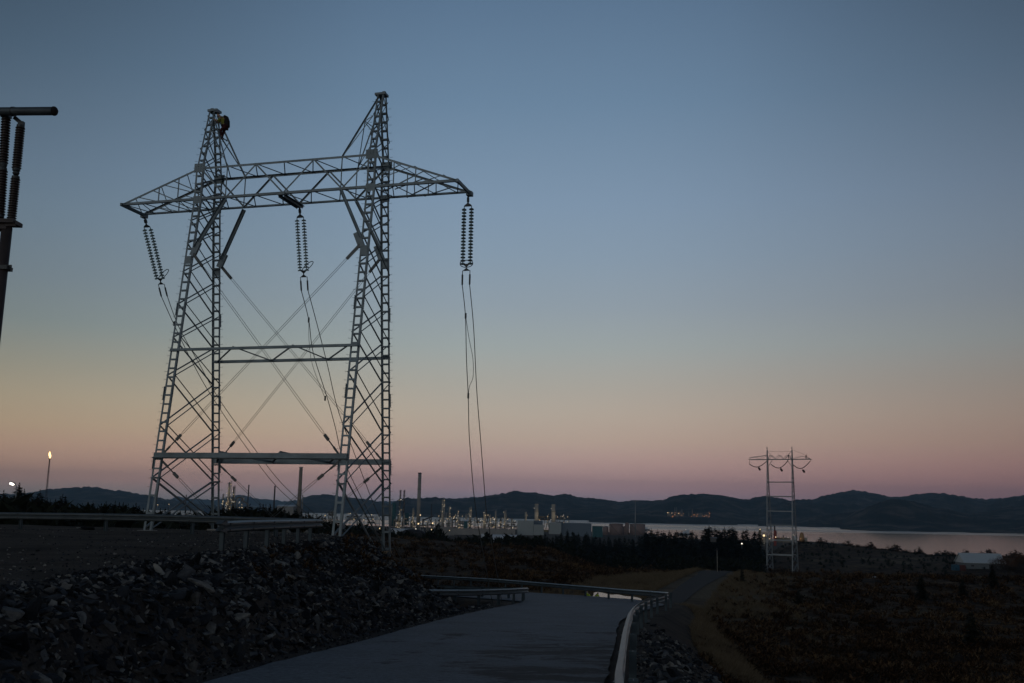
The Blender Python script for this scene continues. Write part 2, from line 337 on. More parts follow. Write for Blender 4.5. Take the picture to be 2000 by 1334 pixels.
# ground material: gravel on the pad, dark heath with dry grass patches elsewhere (by position)
gm = bpy.data.materials.new('heath_and_gravel'); gm.use_nodes = True; t = gm.node_tree; B = t.nodes['Principled BSDF']
B.inputs['Roughness'].default_value = .95; B.inputs['Specular IOR Level'].default_value = .08
def gn(ty, **k):
    n = t.nodes.new(ty)
    for a, b in k.items(): setattr(n, a, b)
    return n
gt = gn('ShaderNodeTexCoord')
def noi(sc, det=6, rough=.6, vec=None, dist=0):
    n = gn('ShaderNodeTexNoise'); n.inputs['Scale'].default_value = sc; n.inputs['Detail'].default_value = det; n.inputs['Roughness'].default_value = rough; n.inputs['Distortion'].default_value = dist
    t.links.new(vec or gt.outputs['Object'], n.inputs['Vector']); return n.outputs['Fac']
def rampn(fac, cols):
    r = gn('ShaderNodeValToRGB')
    while len(r.color_ramp.elements) > 1: r.color_ramp.elements.remove(r.color_ramp.elements[-1])
    for i, (p, c) in enumerate(cols):
        e = r.color_ramp.elements[0] if i == 0 else r.color_ramp.elements.new(p)
        e.position = p; e.color = (*c, 1) if len(c) == 3 else c
    t.links.new(fac, r.inputs[0]); return r.outputs[0]
def mixc(f, a, b):
    n = gn('ShaderNodeMix', data_type='RGBA'); t.links.new(f, n.inputs[0]); t.links.new(a, n.inputs[6]); t.links.new(b, n.inputs[7]); return n.outputs[2]
heath = rampn(noi(.3, 10, .75), [(.3, (.010, .007, .005)), (.47, (.030, .019, .012)), (.58, (.08, .05, .028)), (.7, (.17, .12, .065))])
grav = rampn(noi(14, 8, .8), [(.25, (.022, .02, .019)), (.5, (.055, .048, .043)), (.75, (.11, .10, .09))])
tracks = rampn(noi(.22, 4, .5, dist=1.5), [(.35, (.6, .6, .6)), (.6, (1.25, 1.22, 1.2))])
gm2 = gn('ShaderNodeVectorMath', operation='MULTIPLY'); t.links.new(grav, gm2.inputs[0]); t.links.new(tracks, gm2.inputs[1])
mm = gn('ShaderNodeAttribute', attribute_name='gravel'); gg = gn('ShaderNodeAttribute', attribute_name='grass')
dry = rampn(noi(3, 6, .7), [(.3, (.06, .045, .028)), (.55, (.14, .108, .068)), (.75, (.23, .18, .115))])
c1 = mixc(gg.outputs['Fac'], heath, dry); c2 = mixc(mm.outputs['Fac'], c1, gm2.outputs[0]); t.links.new(c2, B.inputs['Base Color'])
bp = gn('ShaderNodeBump'); bp.inputs['Strength'].default_value = .7; bp.inputs['Distance'].default_value = .06; t.links.new(noi(9, 9, .75), bp.inputs['Height']); t.links.new(bp.outputs[0], B.inputs['Normal'])
ground = grid_mesh('ground', GX, GY, GZ, gm)
xf, yf = GX.ravel(), GY.ravel()
pi_ = inside(xf, yf, PAD); pd = seg_dist(xf, yf, PAD+[PAD[0]])[0]; rd = seg_dist(xf, yf, ROAD)[0]
gra = np.clip(np.where(pi_ | (pd < 5), 1, 0)+np.clip(1-(rd-4.5)/2.5, 0, 1)*(yf < 110), 0, 1)
d2 = seg_dist(xf, yf, [p[:2] for p in R2])[0]
D2 = np.hypot(xf, yf)
# dry grass: beside the second road and in loose drifts on the heath
SW = [ground_at(a, b) for a, b in ((1345, 1185), (1360, 1220), (1400, 1270), (1450, 1334))]
swd = seg_dist(xf, yf, [(p.x, p.y) for p in SW])[0]
gs = np.clip(1-(d2-4)/10+vnoise(xf, yf, 6, 12)*1.6+vnoise(xf, yf, 1.7, 16)*.8, 0, 1)*(yf > 55)+np.clip(.55-(swd-.2)/1.4+vnoise(xf, yf, 1.3, 13)*1.6+vnoise(xf, yf, .4, 14)*.8, 0, 1)*.75*(yf < 80)+np.clip((vnoise(xf, yf, 34, 9)+vnoise(xf, yf, 11, 10)*.6-.28)*3, 0, .8)*(D2 > 70)*(D2 < 800)
for nm, ar in (('gravel', gra), ('grass', np.clip(gs, 0, 1))):
    a = ground.data.attributes.new(nm, 'FLOAT', 'POINT'); a.data.foreach_set('value', ar.astype(np.float32))

# asphalt roads
def asphalt(name, wet):
    global t, gt
    m = bpy.data.materials.new(name); m.use_nodes = True; t = m.node_tree; b = t.nodes['Principled BSDF']; gt = gn('ShaderNodeTexCoord')
    mp = gn('ShaderNodeMapping'); t.links.new(gt.outputs['Object'], mp.inputs[0]); mp.inputs['Scale'].default_value = (.35, .62, 1); mp.inputs['Rotation'].default_value = (0, 0, math.radians(-6))
    fine = noi(60, 6, .8); big = noi(1.3, 9, .8, vec=mp.outputs[0], dist=.4); med = noi(.5, 4, .6)
    grit = noi(9, 8, .85); col = rampn(grit, [(.34, (.05, .062, .078)), (.5, (.108, .128, .15)), (.66, (.19, .22, .25))])
    if wet:
        at_ = gn('ShaderNodeAttribute', attribute_name='damp')
        a0 = gn('ShaderNodeMath', operation='MULTIPLY_ADD'); t.links.new(big, a0.inputs[0]); a0.inputs[1].default_value = 3.4; a0.inputs[2].default_value = -1.25; ad = gn('ShaderNodeMath', operation='ADD'); t.links.new(a0.outputs[0], ad.inputs[0]); t.links.new(at_.outputs['Fac'], ad.inputs[1])
        msk = rampn(ad.outputs[0], [(.48, (0, 0, 0)), (.66, (1, 1, 1))])
        dk = rampn(fine, [(.3, (.004, .005, .007)), (.7, (.013, .015, .019))]); col2 = mixc(msk, col, dk)
        mm2 = rampn(med, [(.3, (.82, .82, .82)), (.65, (1.1, 1.1, 1.1))]); v_ = gn('ShaderNodeVectorMath', operation='MULTIPLY'); t.links.new(col2, v_.inputs[0]); t.links.new(mm2, v_.inputs[1]); col = v_.outputs[0]
    else:
        v_ = gn('ShaderNodeVectorMath', operation='SCALE'); t.links.new(col, v_.inputs[0]); v_.inputs['Scale'].default_value = .16; col = v_.outputs[0]
    t.links.new(col, b.inputs['Base Color']); b.inputs['Roughness'].default_value = .8; b.inputs['Specular IOR Level'].default_value = .3 if wet else .08
    bp = gn('ShaderNodeBump'); bp.inputs['Strength'].default_value = .4; bp.inputs['Distance'].default_value = .02; t.links.new(noi(30, 6, .8), bp.inputs['Height']); t.links.new(bp.outputs[0], b.inputs['Normal'])
    return m
def smooth_path(pts, n=14):
    out = []
    P = [pts[0]]+list(pts)+[pts[-1]]
    for i in range(1, len(P)-2):
        for k in range(n):
            u = k/n; o = []
            for j in range(len(pts[0])):
                a, b, c, d = P[i-1][j], P[i][j], P[i+1][j], P[i+2][j]
                o.append(.5*(2*b+(c-a)*u+(2*a-5*b+4*c-d)*u*u+(3*b-a-3*c+d)*u**3))
            out.append(tuple(o))
    out.append(tuple(pts[-1])); return out
def road_strip(name, pts, m, zf, na=26, ragged=.1):
    P = smooth_path(pts); n = len(P); X = np.zeros((n, na)); Y = np.zeros((n, na))
    for i, p in enumerate(P):
        a = P[max(i-1, 0)]; b = P[min(i+1, n-1)]; dx, dy = b[0]-a[0], b[1]-a[1]; L = math.hypot(dx, dy); nx, ny = dy/L, -dx/L
        for j in range(na):
            s = (j/(na-1)*2-1)*p[2]
            if j in (0, na-1): s += math.copysign(ragged*(mnoise.noise(Vector((i*.35, j, 3)))), s)
            X[i, j] = p[0]+nx*s; Y[i, j] = p[1]+ny*s
    Z = zf(X, Y); o = grid_mesh(name, X[::-1], Y[::-1], Z[::-1], m); return o, X[::-1], Y[::-1]
road, RX, RY = road_strip('road', ROAD, asphalt('worn_asphalt', True), lambda X, Y: road_z(Y)+.012, ragged=.2)
cen = np.interp(RY, [p[1] for p in ROAD[:8]], [p[0] for p in ROAD[:8]])
damp = np.clip((RX-cen)/3.2, -.6, 1)*.34*np.clip((36-RY)/16, 0, 1)-.30*np.clip((RY-24)/20, 0, 1)-.10
damp += .30*np.exp(-((RX-cen+1.3+.0*RY)/.28)**2)*(RY < 30)*(RY > 17)
a = road.data.attributes.new('damp', 'FLOAT', 'POINT'); a.data.foreach_set('value', damp.ravel().astype(np.float32))
fr_, _, _ = road_strip('road', [(p[0], p[1], p[2]) for p in R2], asphalt('dark_asphalt', False), lambda X, Y: gheight(X, Y)+.06, na=7)
fr_.name = 'far_road'

# fjord and pond
wm_ = bpy.data.materials.new('fjord_water'); wm_.use_nodes = True; t = wm_.node_tree; b = t.nodes['Principled BSDF']; gt = gn('ShaderNodeTexCoord')
b.inputs['Base Color'].default_value = (.003, .004, .006, 1); b.inputs['IOR'].default_value = 1.33; b.inputs['Specular IOR Level'].default_value = .36
mp = gn('ShaderNodeMapping'); mp.inputs['Scale'].default_value = (.0004, .0022, 1); t.links.new(gt.outputs['Object'], mp.inputs[0])
_sp = gn('ShaderNodeSeparateXYZ'); t.links.new(gt.outputs['Object'], _sp.inputs[0]); _mr = gn('ShaderNodeMapRange'); t.links.new(_sp.outputs[1], _mr.inputs[0]); _mr.inputs[1].default_value = 2300; _mr.inputs[2].default_value = 4200; _mr.inputs[3].default_value = -.25; _mr.inputs[4].default_value = .3
_ad = gn('ShaderNodeMath', operation='ADD'); t.links.new(noi(1.0, 5, .6, vec=mp.outputs[0]), _ad.inputs[0]); t.links.new(_mr.outputs[0], _ad.inputs[1])
rg = rampn(_ad.outputs[0], [(.40, (.10,)*3), (.60, (.34,)*3)]); t.links.new(rg, b.inputs['Roughness'])
bp = gn('ShaderNodeBump'); bp.inputs['Strength'].default_value = .35; bp.inputs['Distance'].default_value = 1.0
mp2 = gn('ShaderNodeMapping'); mp2.inputs['Scale'].default_value = (.02, .05, 1); t.links.new(gt.outputs['Object'], mp2.inputs[0])
t.links.new(noi(1, 6, .7, vec=mp2.outputs[0]), bp.inputs['Height']); t.links.new(bp.outputs[0], b.inputs['Normal'])
o = MB(); o.add([(-16000, 600, -55), (16000, 600, -55), (16000, 15000, -55), (-16000, 15000, -55)], [(0, 1, 2, 3)])
tag(o.build('water', wm_), kind='structure')
pw = bpy.data.materials.new('pond_water'); pw.use_nodes = True; b = pw.node_tree.nodes['Principled BSDF']; b.inputs['Base Color'].default_value = (.02, .02, .02, 1); b.inputs['Roughness'].default_value = .2; b.inputs['Specular IOR Level'].default_value = .2
o = MB(); vs = []
for k in range(48):
    th = k/48*2*math.pi; r = 1+.22*math.sin(3*th+1)+.1*math.sin(7*th); vs.append((POND[0]+2.0*r*math.cos(th), POND[1]+7.5*r*math.sin(th), -8.45))
o.add(vs, [tuple(range(48))]); tag(o.build('pond', pw), kind='structure')

# ------------------------------------------------------------------ hills beyond the fjord
hm = mat('moor_hills', rough=.95, scale=.009, spec=.05, cols=[(.34, (.006, .010, .010)), (.48, (.018, .020, .018)), (.56, (.05, .045, .038)), (.68, (.12, .10, .085))], bump=1., bscale=.02)
def hills(D0, D1, D2_, prof, seed, rough=1.):
    xs = np.arange(prof[0][0], prof[-1][0]+1, 2.5); ys = np.interp(xs, [p[0] for p in prof], [p[1] for p in prof])
    T = np.concatenate([np.linspace(0, 1, 34), np.linspace(1, 2, 12)[1:]])
    X = np.zeros((len(T), len(xs))); Y = X.copy(); Z = X.copy()
    hz_ = np.array([at(x, y, D1).z for x, y in zip(xs, ys)]); hz_ = np.maximum(hz_, -54)
    xx = np.array([ray(x, y).x/ray(x, y).y for x, y in zip(xs, ys)])
    n2_ = np.array([mnoise.fractal(Vector((x*.13, seed, 7)), .9, 2, 4) for x in xs]); hz_ = hz_+n2_*D1*.0009*(hz_ > -40)
    nn = np.array([mnoise.fractal(Vector((x*.02, seed, 0)), 1, 2, 5) for x in xs])
    for i, tt in enumerate(T):
        if tt <= 1:
            D = D0+(D1-D0)*tt+D1*.02*nn*(1-tt); h = -58+(hz_+58)*(tt**.8)
            amp = math.sin(math.pi*min(tt, 1))*.5+.02
        else:
            D = np.full(len(xs), D1+(D2_-D1)*(tt-1)); h = -60+(hz_+60)*(2-tt)**1.2; amp = .05
        nz_ = np.array([mnoise.fractal(Vector((a*D_*.0011, D_*.0011, seed)), .9, 2.1, 6) for a, D_ in zip(xx, D)])
        X[i] = xx*D; Y[i] = D; Z[i] = h+nz_*amp*(hz_+70)*rough+nn*4*rough*min(tt, 1)*(1 if tt <= 1 else 2-tt)
    tag(grid_mesh('hills', X, Y, Z, hm), kind='structure')
hills(12500, 13400, 14500, [(250, 990), (330, 976), (345, 968), (365, 974), (420, 976), (470, 966), (500, 974), (525, 976), (560, 979), (600, 974), (700, 980), (880, 976), (900, 973), (925, 971), (960, 976), (1200, 990)], 1.3, .5)
hills(5600, 7200, 9000, [(-500, 940), (-150, 955), (20, 966), (60, 962), (95, 955), (140, 953), (170, 950), (190, 951), (215, 957), (250, 961), (285, 967), (330, 976), (380, 983), (430, 988), (520, 990), (575, 987), (584, 978), (592, 971), (612, 967), (640, 966), (665, 969), (720, 975), (760, 983), (800, 990)], 2.7)
hills(4700, 6300, 8000, [(740, 995), (764, 984), (782, 975), (800, 973), (850, 971), (900, 974), (925, 973), (960, 967), (985, 963), (1005, 960), (1020, 962), (1045, 962), (1060, 965), (1080, 968), (1100, 964), (1115, 965), (1130, 971), (1160, 972), (1190, 976), (1210, 980), (1240, 976), (1280, 979), (1320, 985), (1400, 990), (1500, 1000)], 4.1)
hills(4300, 6000, 7600, [(1180, 992), (1250, 980), (1298, 976), (1304, 972), (1312, 968), (1340, 966), (1380, 963), (1400, 966), (1440, 972), (1460, 976), (1475, 971), (1495, 968), (1520, 972), (1550, 979), (1580, 982), (1640, 990), (1720, 1000)], 5.9)
hills(3900, 6600, 8300, [(1480, 992), (1530, 981), (1570, 977), (1590, 975), (1610, 968), (1640, 961), (1665, 957), (1690, 959), (1715, 965), (1740, 971), (1765, 970), (1785, 965), (1820, 963), (1860, 966), (1900, 973), (1930, 976), (1955, 974), (2000, 968), (2100, 960), (2400, 950), (2700, 960)], 7.2)
hills(3300, 4200, 5000, [(1640, 1016), (1680, 996), (1715, 982), (1740, 975), (1780, 980), (1830, 992), (1880, 1002), (1930, 998), (1975, 990), (2020, 984), (2150, 980), (2400, 985)], 9.4)
hills(4000, 4500, 4900, [(1150, 1012), (1230, 1004), (1262, 999), (1290, 999), (1320, 1003), (1360, 1008), (1400, 1012), (1440, 1017)], 3.9, .6)

# ------------------------------------------------------------------ large portal tower
TH, TX, TY = -0.2677, -12.05, 50.60
TM = Matrix.Translation((TX, TY, 0)) @ Matrix.Rotation(TH, 4, 'Z')
TMi = TM.inverted()
ZL, ZU, ZB, ZT, ZP = 2.08, 7.57, 16.07, 17.9, 21.5
SX = 5.05
def dh(z):
    if z <= ZB: return 2.643+(.97-2.643)*(z-ZL)/(ZB-ZL)
    if z <= ZT: return .96
    return .96+(.2-.96)*(z-ZT)/(ZP-ZT)
def T(u, v, z): return Vector((u, v, z))
tower = empty('transmission_tower', (TX, TY, 0), TH, 'tall galvanised lattice portal tower with two masts beside the rubble bank', 'pylon', None)
UX = Vector((1, 0, 0)); VY = Vector((0, 1, 0))
base_z = {}
for su in (-1, 1):
    for sv in (-1, 1):
        zz = {(-1, -1): -1.5, (1, -1): -1.68, (-1, 1): -1.55, (1, 1): -3.15}[(su, sv)]
        base_z[(su, sv)] = zz
# ladder-like chords
def chord(mb, su, sv, z0, z1, hw, step, fl=.105, batt=.09):
    c0 = T(su*SX, sv*dh(z0), z0); c1 = T(su*SX, sv*dh(z1), z1)
    for k in (-1, 1):
        mb.ang(c0+UX*k*hw, c1+UX*k*hw, fl, -UX*k, VY*(-sv), .016)
    L = (c1-c0).length; n = max(1, int(L/step))
    for i in range(n+1):
        c = c0.lerp(c1, i/n)
        mb.bar(c-UX*(hw-.04)+VY*sv*.012, c+UX*(hw-.04)+VY*sv*.012, batt, .014, c1-c0)
        if i % 1 == 0: mb.bar(c-UX*(hw-.04)-VY*sv*.13, c+UX*(hw-.04)-VY*sv*.13, batt*.9, .014, c1-c0)
def steps(mb, su, sv, z0, z1, hw, side, st=.42):
    z = z0; k = 0
    while z < z1:
        c = T(su*SX+side*hw, sv*dh(z), z)
        mb.tube([c, c+Vector((side*.15, 0, 0)), c+Vector((side*.16, 0, .035))], .009, 5); z += st; k += 1
for su in (-1, 1):
    for sv in (-1, 1):
        mb = MB(); z0 = base_z[(su, sv)]
        chord(mb, su, sv, z0, z0+2.6, .23, .85, .115, .10); chord(mb, su, sv, z0+2.6, ZB, .235, .46, .10, .085)
        chord(mb, su, sv, ZB, ZT, .23, .45, .10, .085); chord(mb, su, sv, ZT, ZP, .19, .45, .09, .085)
        # splice plates
        for z in (1.9, 5.4, 9.9):
            for k in (-1, 1):
                c = T(su*SX+k*.235, sv*dh(z), z); d = T(0, sv*(dh(z+.5)-dh(z-.5)), 1).normalized()
                mb.bar(c-d*.35, c+d*.35, .02, .13, UX)
        leg = mb.build('leg', steel, tower)
        sb = MB(); side = -1 if sv < 0 else 1
        zk = z0+.9
        for k in range(24): one = MB(); steps(one, su, sv, zk, zk+.1, .235, side); one.build('step_bolt', steel, leg); zk += .42
        steps(sb, su, sv, zk, ZP-.3, .235, side)
        for z in (1.9, 5.4, 9.9):      # splice bolts
            for k in (-1, 1):
                for i in range(9):
                    zz = z-.34+i*.085; c = T(su*SX+k*.245, sv*dh(zz), zz); sb.bar(c, c+UX*k*.06, .022, .022)
        tag(sb.build('bolt_row', steel, leg), kind='stuff')
        fb = MB(); fb.box((su*SX, sv*dh(z0), z0-.12), (.8, .5, .32)); fb.build('footing', concrete, leg)
# cross lattice between the chords of each mast, in two planes
ZN = [1.1, 3.75, 6.35, 8.38, 10.2, 12.0, 13.6]
for su in (-1, 1):
    mb = MB()
    for k in (-1, 1):
        u = su*SX+k*.225
        def X(z0, z1, w=.058, lo=None):
            mb.ang(T(u, -dh(z0), z0), T(u, dh(z1), z1), w, VY, UX*k, .01); mb.ang(T(u-k*.012, dh(z0), z0), T(u-k*.012, -dh(z1), z1), w, VY, UX*k, .01)
        for a, b in zip(ZN[:-1], ZN[1:]): X(a, b)
        X(13.6, 14.9, .06); X(14.9, ZB, .06); X(ZB, 17.0, .055); X(17.0, ZT, .055)
        X(ZT, 19.1, .05); X(19.1, 20.3, .045); X(20.3, 21.2, .04)
        # lowest panel down to the feet
        mb.ang(T(u, -dh(1.1), 1.1), T(u, dh(base_z[(su, 1)])-.1, base_z[(su, 1)]+.25), .08, VY, UX*k, .01)
        mb.ang(T(u-k*.012, dh(1.1), 1.1), T(u-k*.012, -dh(base_z[(su, -1)])+.1, base_z[(su, -1)]+.2), .08, VY, UX*k, .01)
    mb.build('bracing', steel, tower)
# crossbeam and arms
DB = .97; TIP = 9.78
def beam_chords():
    mb = MB()
    for sv in (-1, 1):
        v = sv*DB
        mb.ang(T(-TIP, v, ZB), T(TIP, v, ZB), .13, Vector((0, 0, 1)), VY*-sv, .014); mb.ang(T(-SX, v, ZT), T(SX, v, ZT), .12, Vector((0, 0, -1)), VY*-sv, .013)
    return mb
mb = beam_chords(); bt = [-5.05, -1.7, 1.7, 5.05]; bb = [-3.37, 0, 3.37]
for sv in (-1, 1):
    v = sv*DB*.985
    for i, b_ in enumerate(bb):
        for tt_ in (bt[i], bt[i+1]): mb.ang(T(b_, v, ZB+.06), T(tt_, v, ZT-.06), .085, UX, VY*-sv, .011)
    for b_ in (-3.37, 3.37): mb.bar(T(b_, v*.98, ZB), T(b_, v*.98, ZT), .045, .045)
    for b_ in (-3.37+.84, -1.7+.84, .84, 1.7+.84): mb.bar(T(b_-.84*.0, v*.97, ZB+.9), T(b_+.0, v*.97, ZB+.9), .01, .01)
# plan bracing, bottom and top
def plan(mb, u0, u1, n, z, w=.055, steep=.35, dv0=DB, dv1=DB):
    for i in range(n):
        a = lerp(u0, u1, i/n); b = lerp(u0, u1, (i+1)/n); c = lerp(a, b, .42)
        mb.ang(T(a, -dv0, z), T(c, dv1, z), w, Vector((0, 0, 1)), UX, .009); mb.ang(T(c, dv1, z), T(b, -dv0, z), w, Vector((0, 0, 1)), UX, .009)
plan(mb, -SX, SX, 6, ZB+.05); plan(mb, -3.37, 3.37, 4, ZT-.05, .055); plan(mb, -SX, -3.37, 1, ZT-.05); plan(mb, 3.37, SX, 1, ZT-.05)
for k in (-.16, .16): mb.ang(T(k, -DB-.05, ZB-.06), T(k, DB+.12, ZB-.06), .14, Vector((0, 0, -1)), UX, .014)
mb.bar(T(0, -DB-.12, ZB-.02), T(0, -DB+.05, ZB-.02), .42, .12, UX); mb.bar(T(0, DB-.1, ZB-.06), T(0, DB+.16, ZB-.06), .4, .14, UX)
mb.build('crossbeam', steel, tower)
for su in (-1, 1):
    mb = MB()
    for sv in (-1, 1):
        v = sv*DB
        mb.ang(T(su*SX, v, ZT), T(su*(TIP-.1), v, ZB+.12), .11, Vector((0, 0, -1)), VY*-sv, .013)
        def top(u): return lerp(ZT, ZB+.12, (u-SX)/(TIP-.1-SX))
        us = [SX+.15, 6.3, 7.5, 8.6]
        for a in us[1:3]+[5.25]: mb.bar(T(su*a, v*.98, ZB), T(su*a, v*.98, top(a)), .05, .04)
        mb.ang(T(su*SX, v*.97, ZB+.45), T(su*6.75, v*.97, top(6.75)), .055, UX, VY*-sv, .009)
        mb.ang(T(su*5.6, v*.97, ZB+.5), T(su*7.3, v*.97, top(7.3)), .045, UX, VY*-sv, .009)
        mb.ang(T(su*6.3, v*.96, ZB), T(su*8.0, v*.96, top(8.0)), .055, UX, VY*-sv, .009)
        mb.ang(T(su*7.3, v*.96, ZB), T(su*8.9, v*.96, top(8.9)), .045, UX, VY*-sv, .009)
    plan(mb, su*SX, su*TIP, 4, ZB+.05, .05)
    for i in range(3): a = lerp(SX, TIP, (i+.5)/3); mb.ang(T(su*a, -DB, top(a)), T(su*(a+.9), DB, top(a+.9)), .045, Vector((0, 0, 1)), UX, .009)
    mb.bar(T(su*TIP, -DB-.12, ZB+.02), T(su*TIP, DB+.14, ZB+.02), .17, .10); mb.bar(T(su*TIP, DB-.12, ZB-.03), T(su*TIP, DB+.2, ZB-.03), .22, .3)
    mb.build('arm', steel, tower)
    # peak bracing
    mb = MB()
    for sv in (-1, 1):
        pt = T(su*(SX-.1), sv*.2, ZP-.15); ft = T(su*3.37, sv*DB*.97, ZT)
        mb.ang(pt, ft, .075, VY*sv, UX*su, .011)
        m1 = pt.lerp(ft, .42); m2 = pt.lerp(ft, .68)
        n1 = T(su*(SX-.2), sv*dh(lerp(ZT, ZP, .42)), lerp(ZT, ZP, .62)); n2 = T(su*(SX-.2), sv*dh(ZT+1.2), ZT+1.35)
        mb.ang(m1, n1, .045, VY, UX, .008); mb.ang(m1, n2, .045, VY, UX, .008); mb.ang(ft, n1, .045, VY, UX, .008)
    mb.ang(T(su*4.35, -.52, 19.9), T(su*4.35+su*.1, .52, 19.9), .05, UX, Vector((0, 0, 1)), .008)
    mb.ang(T(su*4.35, -.52, 19.9), T(su*3.37, DB, ZT), .045, UX, Vector((0, 0, 1)), .008)
    mb.bar(T(su*(SX-.32), 0, ZP+.02), T(su*(SX+.28), 0, ZP+.02), .5, .12, VY); mb.box((su*SX+.12*su, 0, ZP+.12), (.16, .16, .16))
    mb.build('peak', steel, tower)
    # knee braces
    mb = MB()
    for sv in (-1, 1):
        a = T(su*3.37, sv*DB, ZB-.05); b_ = T(su*(SX-.28), sv*dh(13.3), 13.3)
        mb = MB()
        for k in (-.06, .06): mb.ang(a+VY*k, b_+VY*k, .12, UX, VY*(1 if k > 0 else -1), .012)
        mb.bar(b_-UX*su*.22+Vector((0, 0, .3)), b_+UX*su*.1-Vector((0, 0, .45)), .34, .15, UX)
        mb.build('knee_brace', steel, tower)
    # gusset plates and dark anchor shackles
    mb = MB()
    for sv in (-1, 1):
        for z, w, h in ((ZT-.02, .66, .5), (ZB+.02, .52, .4), (2.2, .36, .3), (12.6, .4, .4)):
            mb = MB(); mb.bar(T(su*SX, sv*(dh(z)+.018), z-h/2), T(su*SX, sv*(dh(z)+.018), z+h/2), w if z > 15 else w*.9, .016, UX)
            gp = mb.build('gusset_plate', steel, tower)
        mb = MB()
        for i in range(4):
            for j in range(4):
                mb.bar(T(su*SX-.25+i*.167, sv*(dh(ZT)+.02), ZT-.2+j*.13), T(su*SX-.25+i*.167, sv*(dh(ZT)+.06), ZT-.2+j*.13), .035, .035)
        tag(mb.build('bolt_row', steel, tower), kind='stuff')
# horizontal ties
for z, w in ((ZL+.02, .26), (ZU+.02, .15)):
    mb = MB(); v = dh(z)
    for sv in (-1, 1):
        mb.ang(T(-SX-.2, sv*(v+.1), z), T(SX+.2, sv*(v+.1), z), w, Vector((0, 0, 1)), VY*sv, .02)
        if z < 5: mb.bar(T(-SX-.2, sv*(v+.12), z-.02), T(SX+.2, sv*(v+.12), z-.02), .2, .04, VY)
    us = [-SX, -1.68, 1.68, SX]
    for i, u_ in enumerate(us):
        if i in (1, 2): mb.ang(T(u_, -v, z+w), T(u_+.0, v, z+.02), w*.42, UX, Vector((0, 0, 1)), .012)
        if i < 2: mb.ang(T(us[i], v, z+.02), T(us[i+1], -v, z+w), w*.42, UX, Vector((0, 0, 1)), .012)
    mb.ang(T(us[2], v, z+.02), T(us[3]-.3, -v, z+w*.8), w*.42, UX, Vector((0, 0, 1)), .012)
    mb.build('tie_beam', steel, tower)
# crossed guy cables with turnbuckles
def guy(a, b, twin=.05):
    mb = MB(); d = (b-a).normalized(); s = d.cross(VY).normalized()*twin
    for k in (-1, 1):
        mb.tube([a+d*.9, a+d*1.1+s*k, b-d*1.5+s*k, b-d*1.2], .011, 5)
    mb.tube([b-d*1.3, b-d*.3], .035, 6)
    mb.bar(a, a+d*1.0, .16, .05); mb.bar(b-d*.5, b, .10, .04); mb.bar(b-d*1.3, b-d*.95, .14, .08)
    return mb.build('guy_wire', wire, tower)
for sv in (-1, 1):
    for su in (-1, 1):
        guy(T(su*(SX-.25), sv*dh(12.9), 12.95), T(-su*(SX-.25), sv*dh(2.2), 2.3))
        mb = MB(); a = T(su*(SX-.25), sv*dh(1.9), 1.95); b_ = T(-su*(SX-3.5)*.1, sv*2.9, -2.1)
        g = guy(b_, a)
        g = None

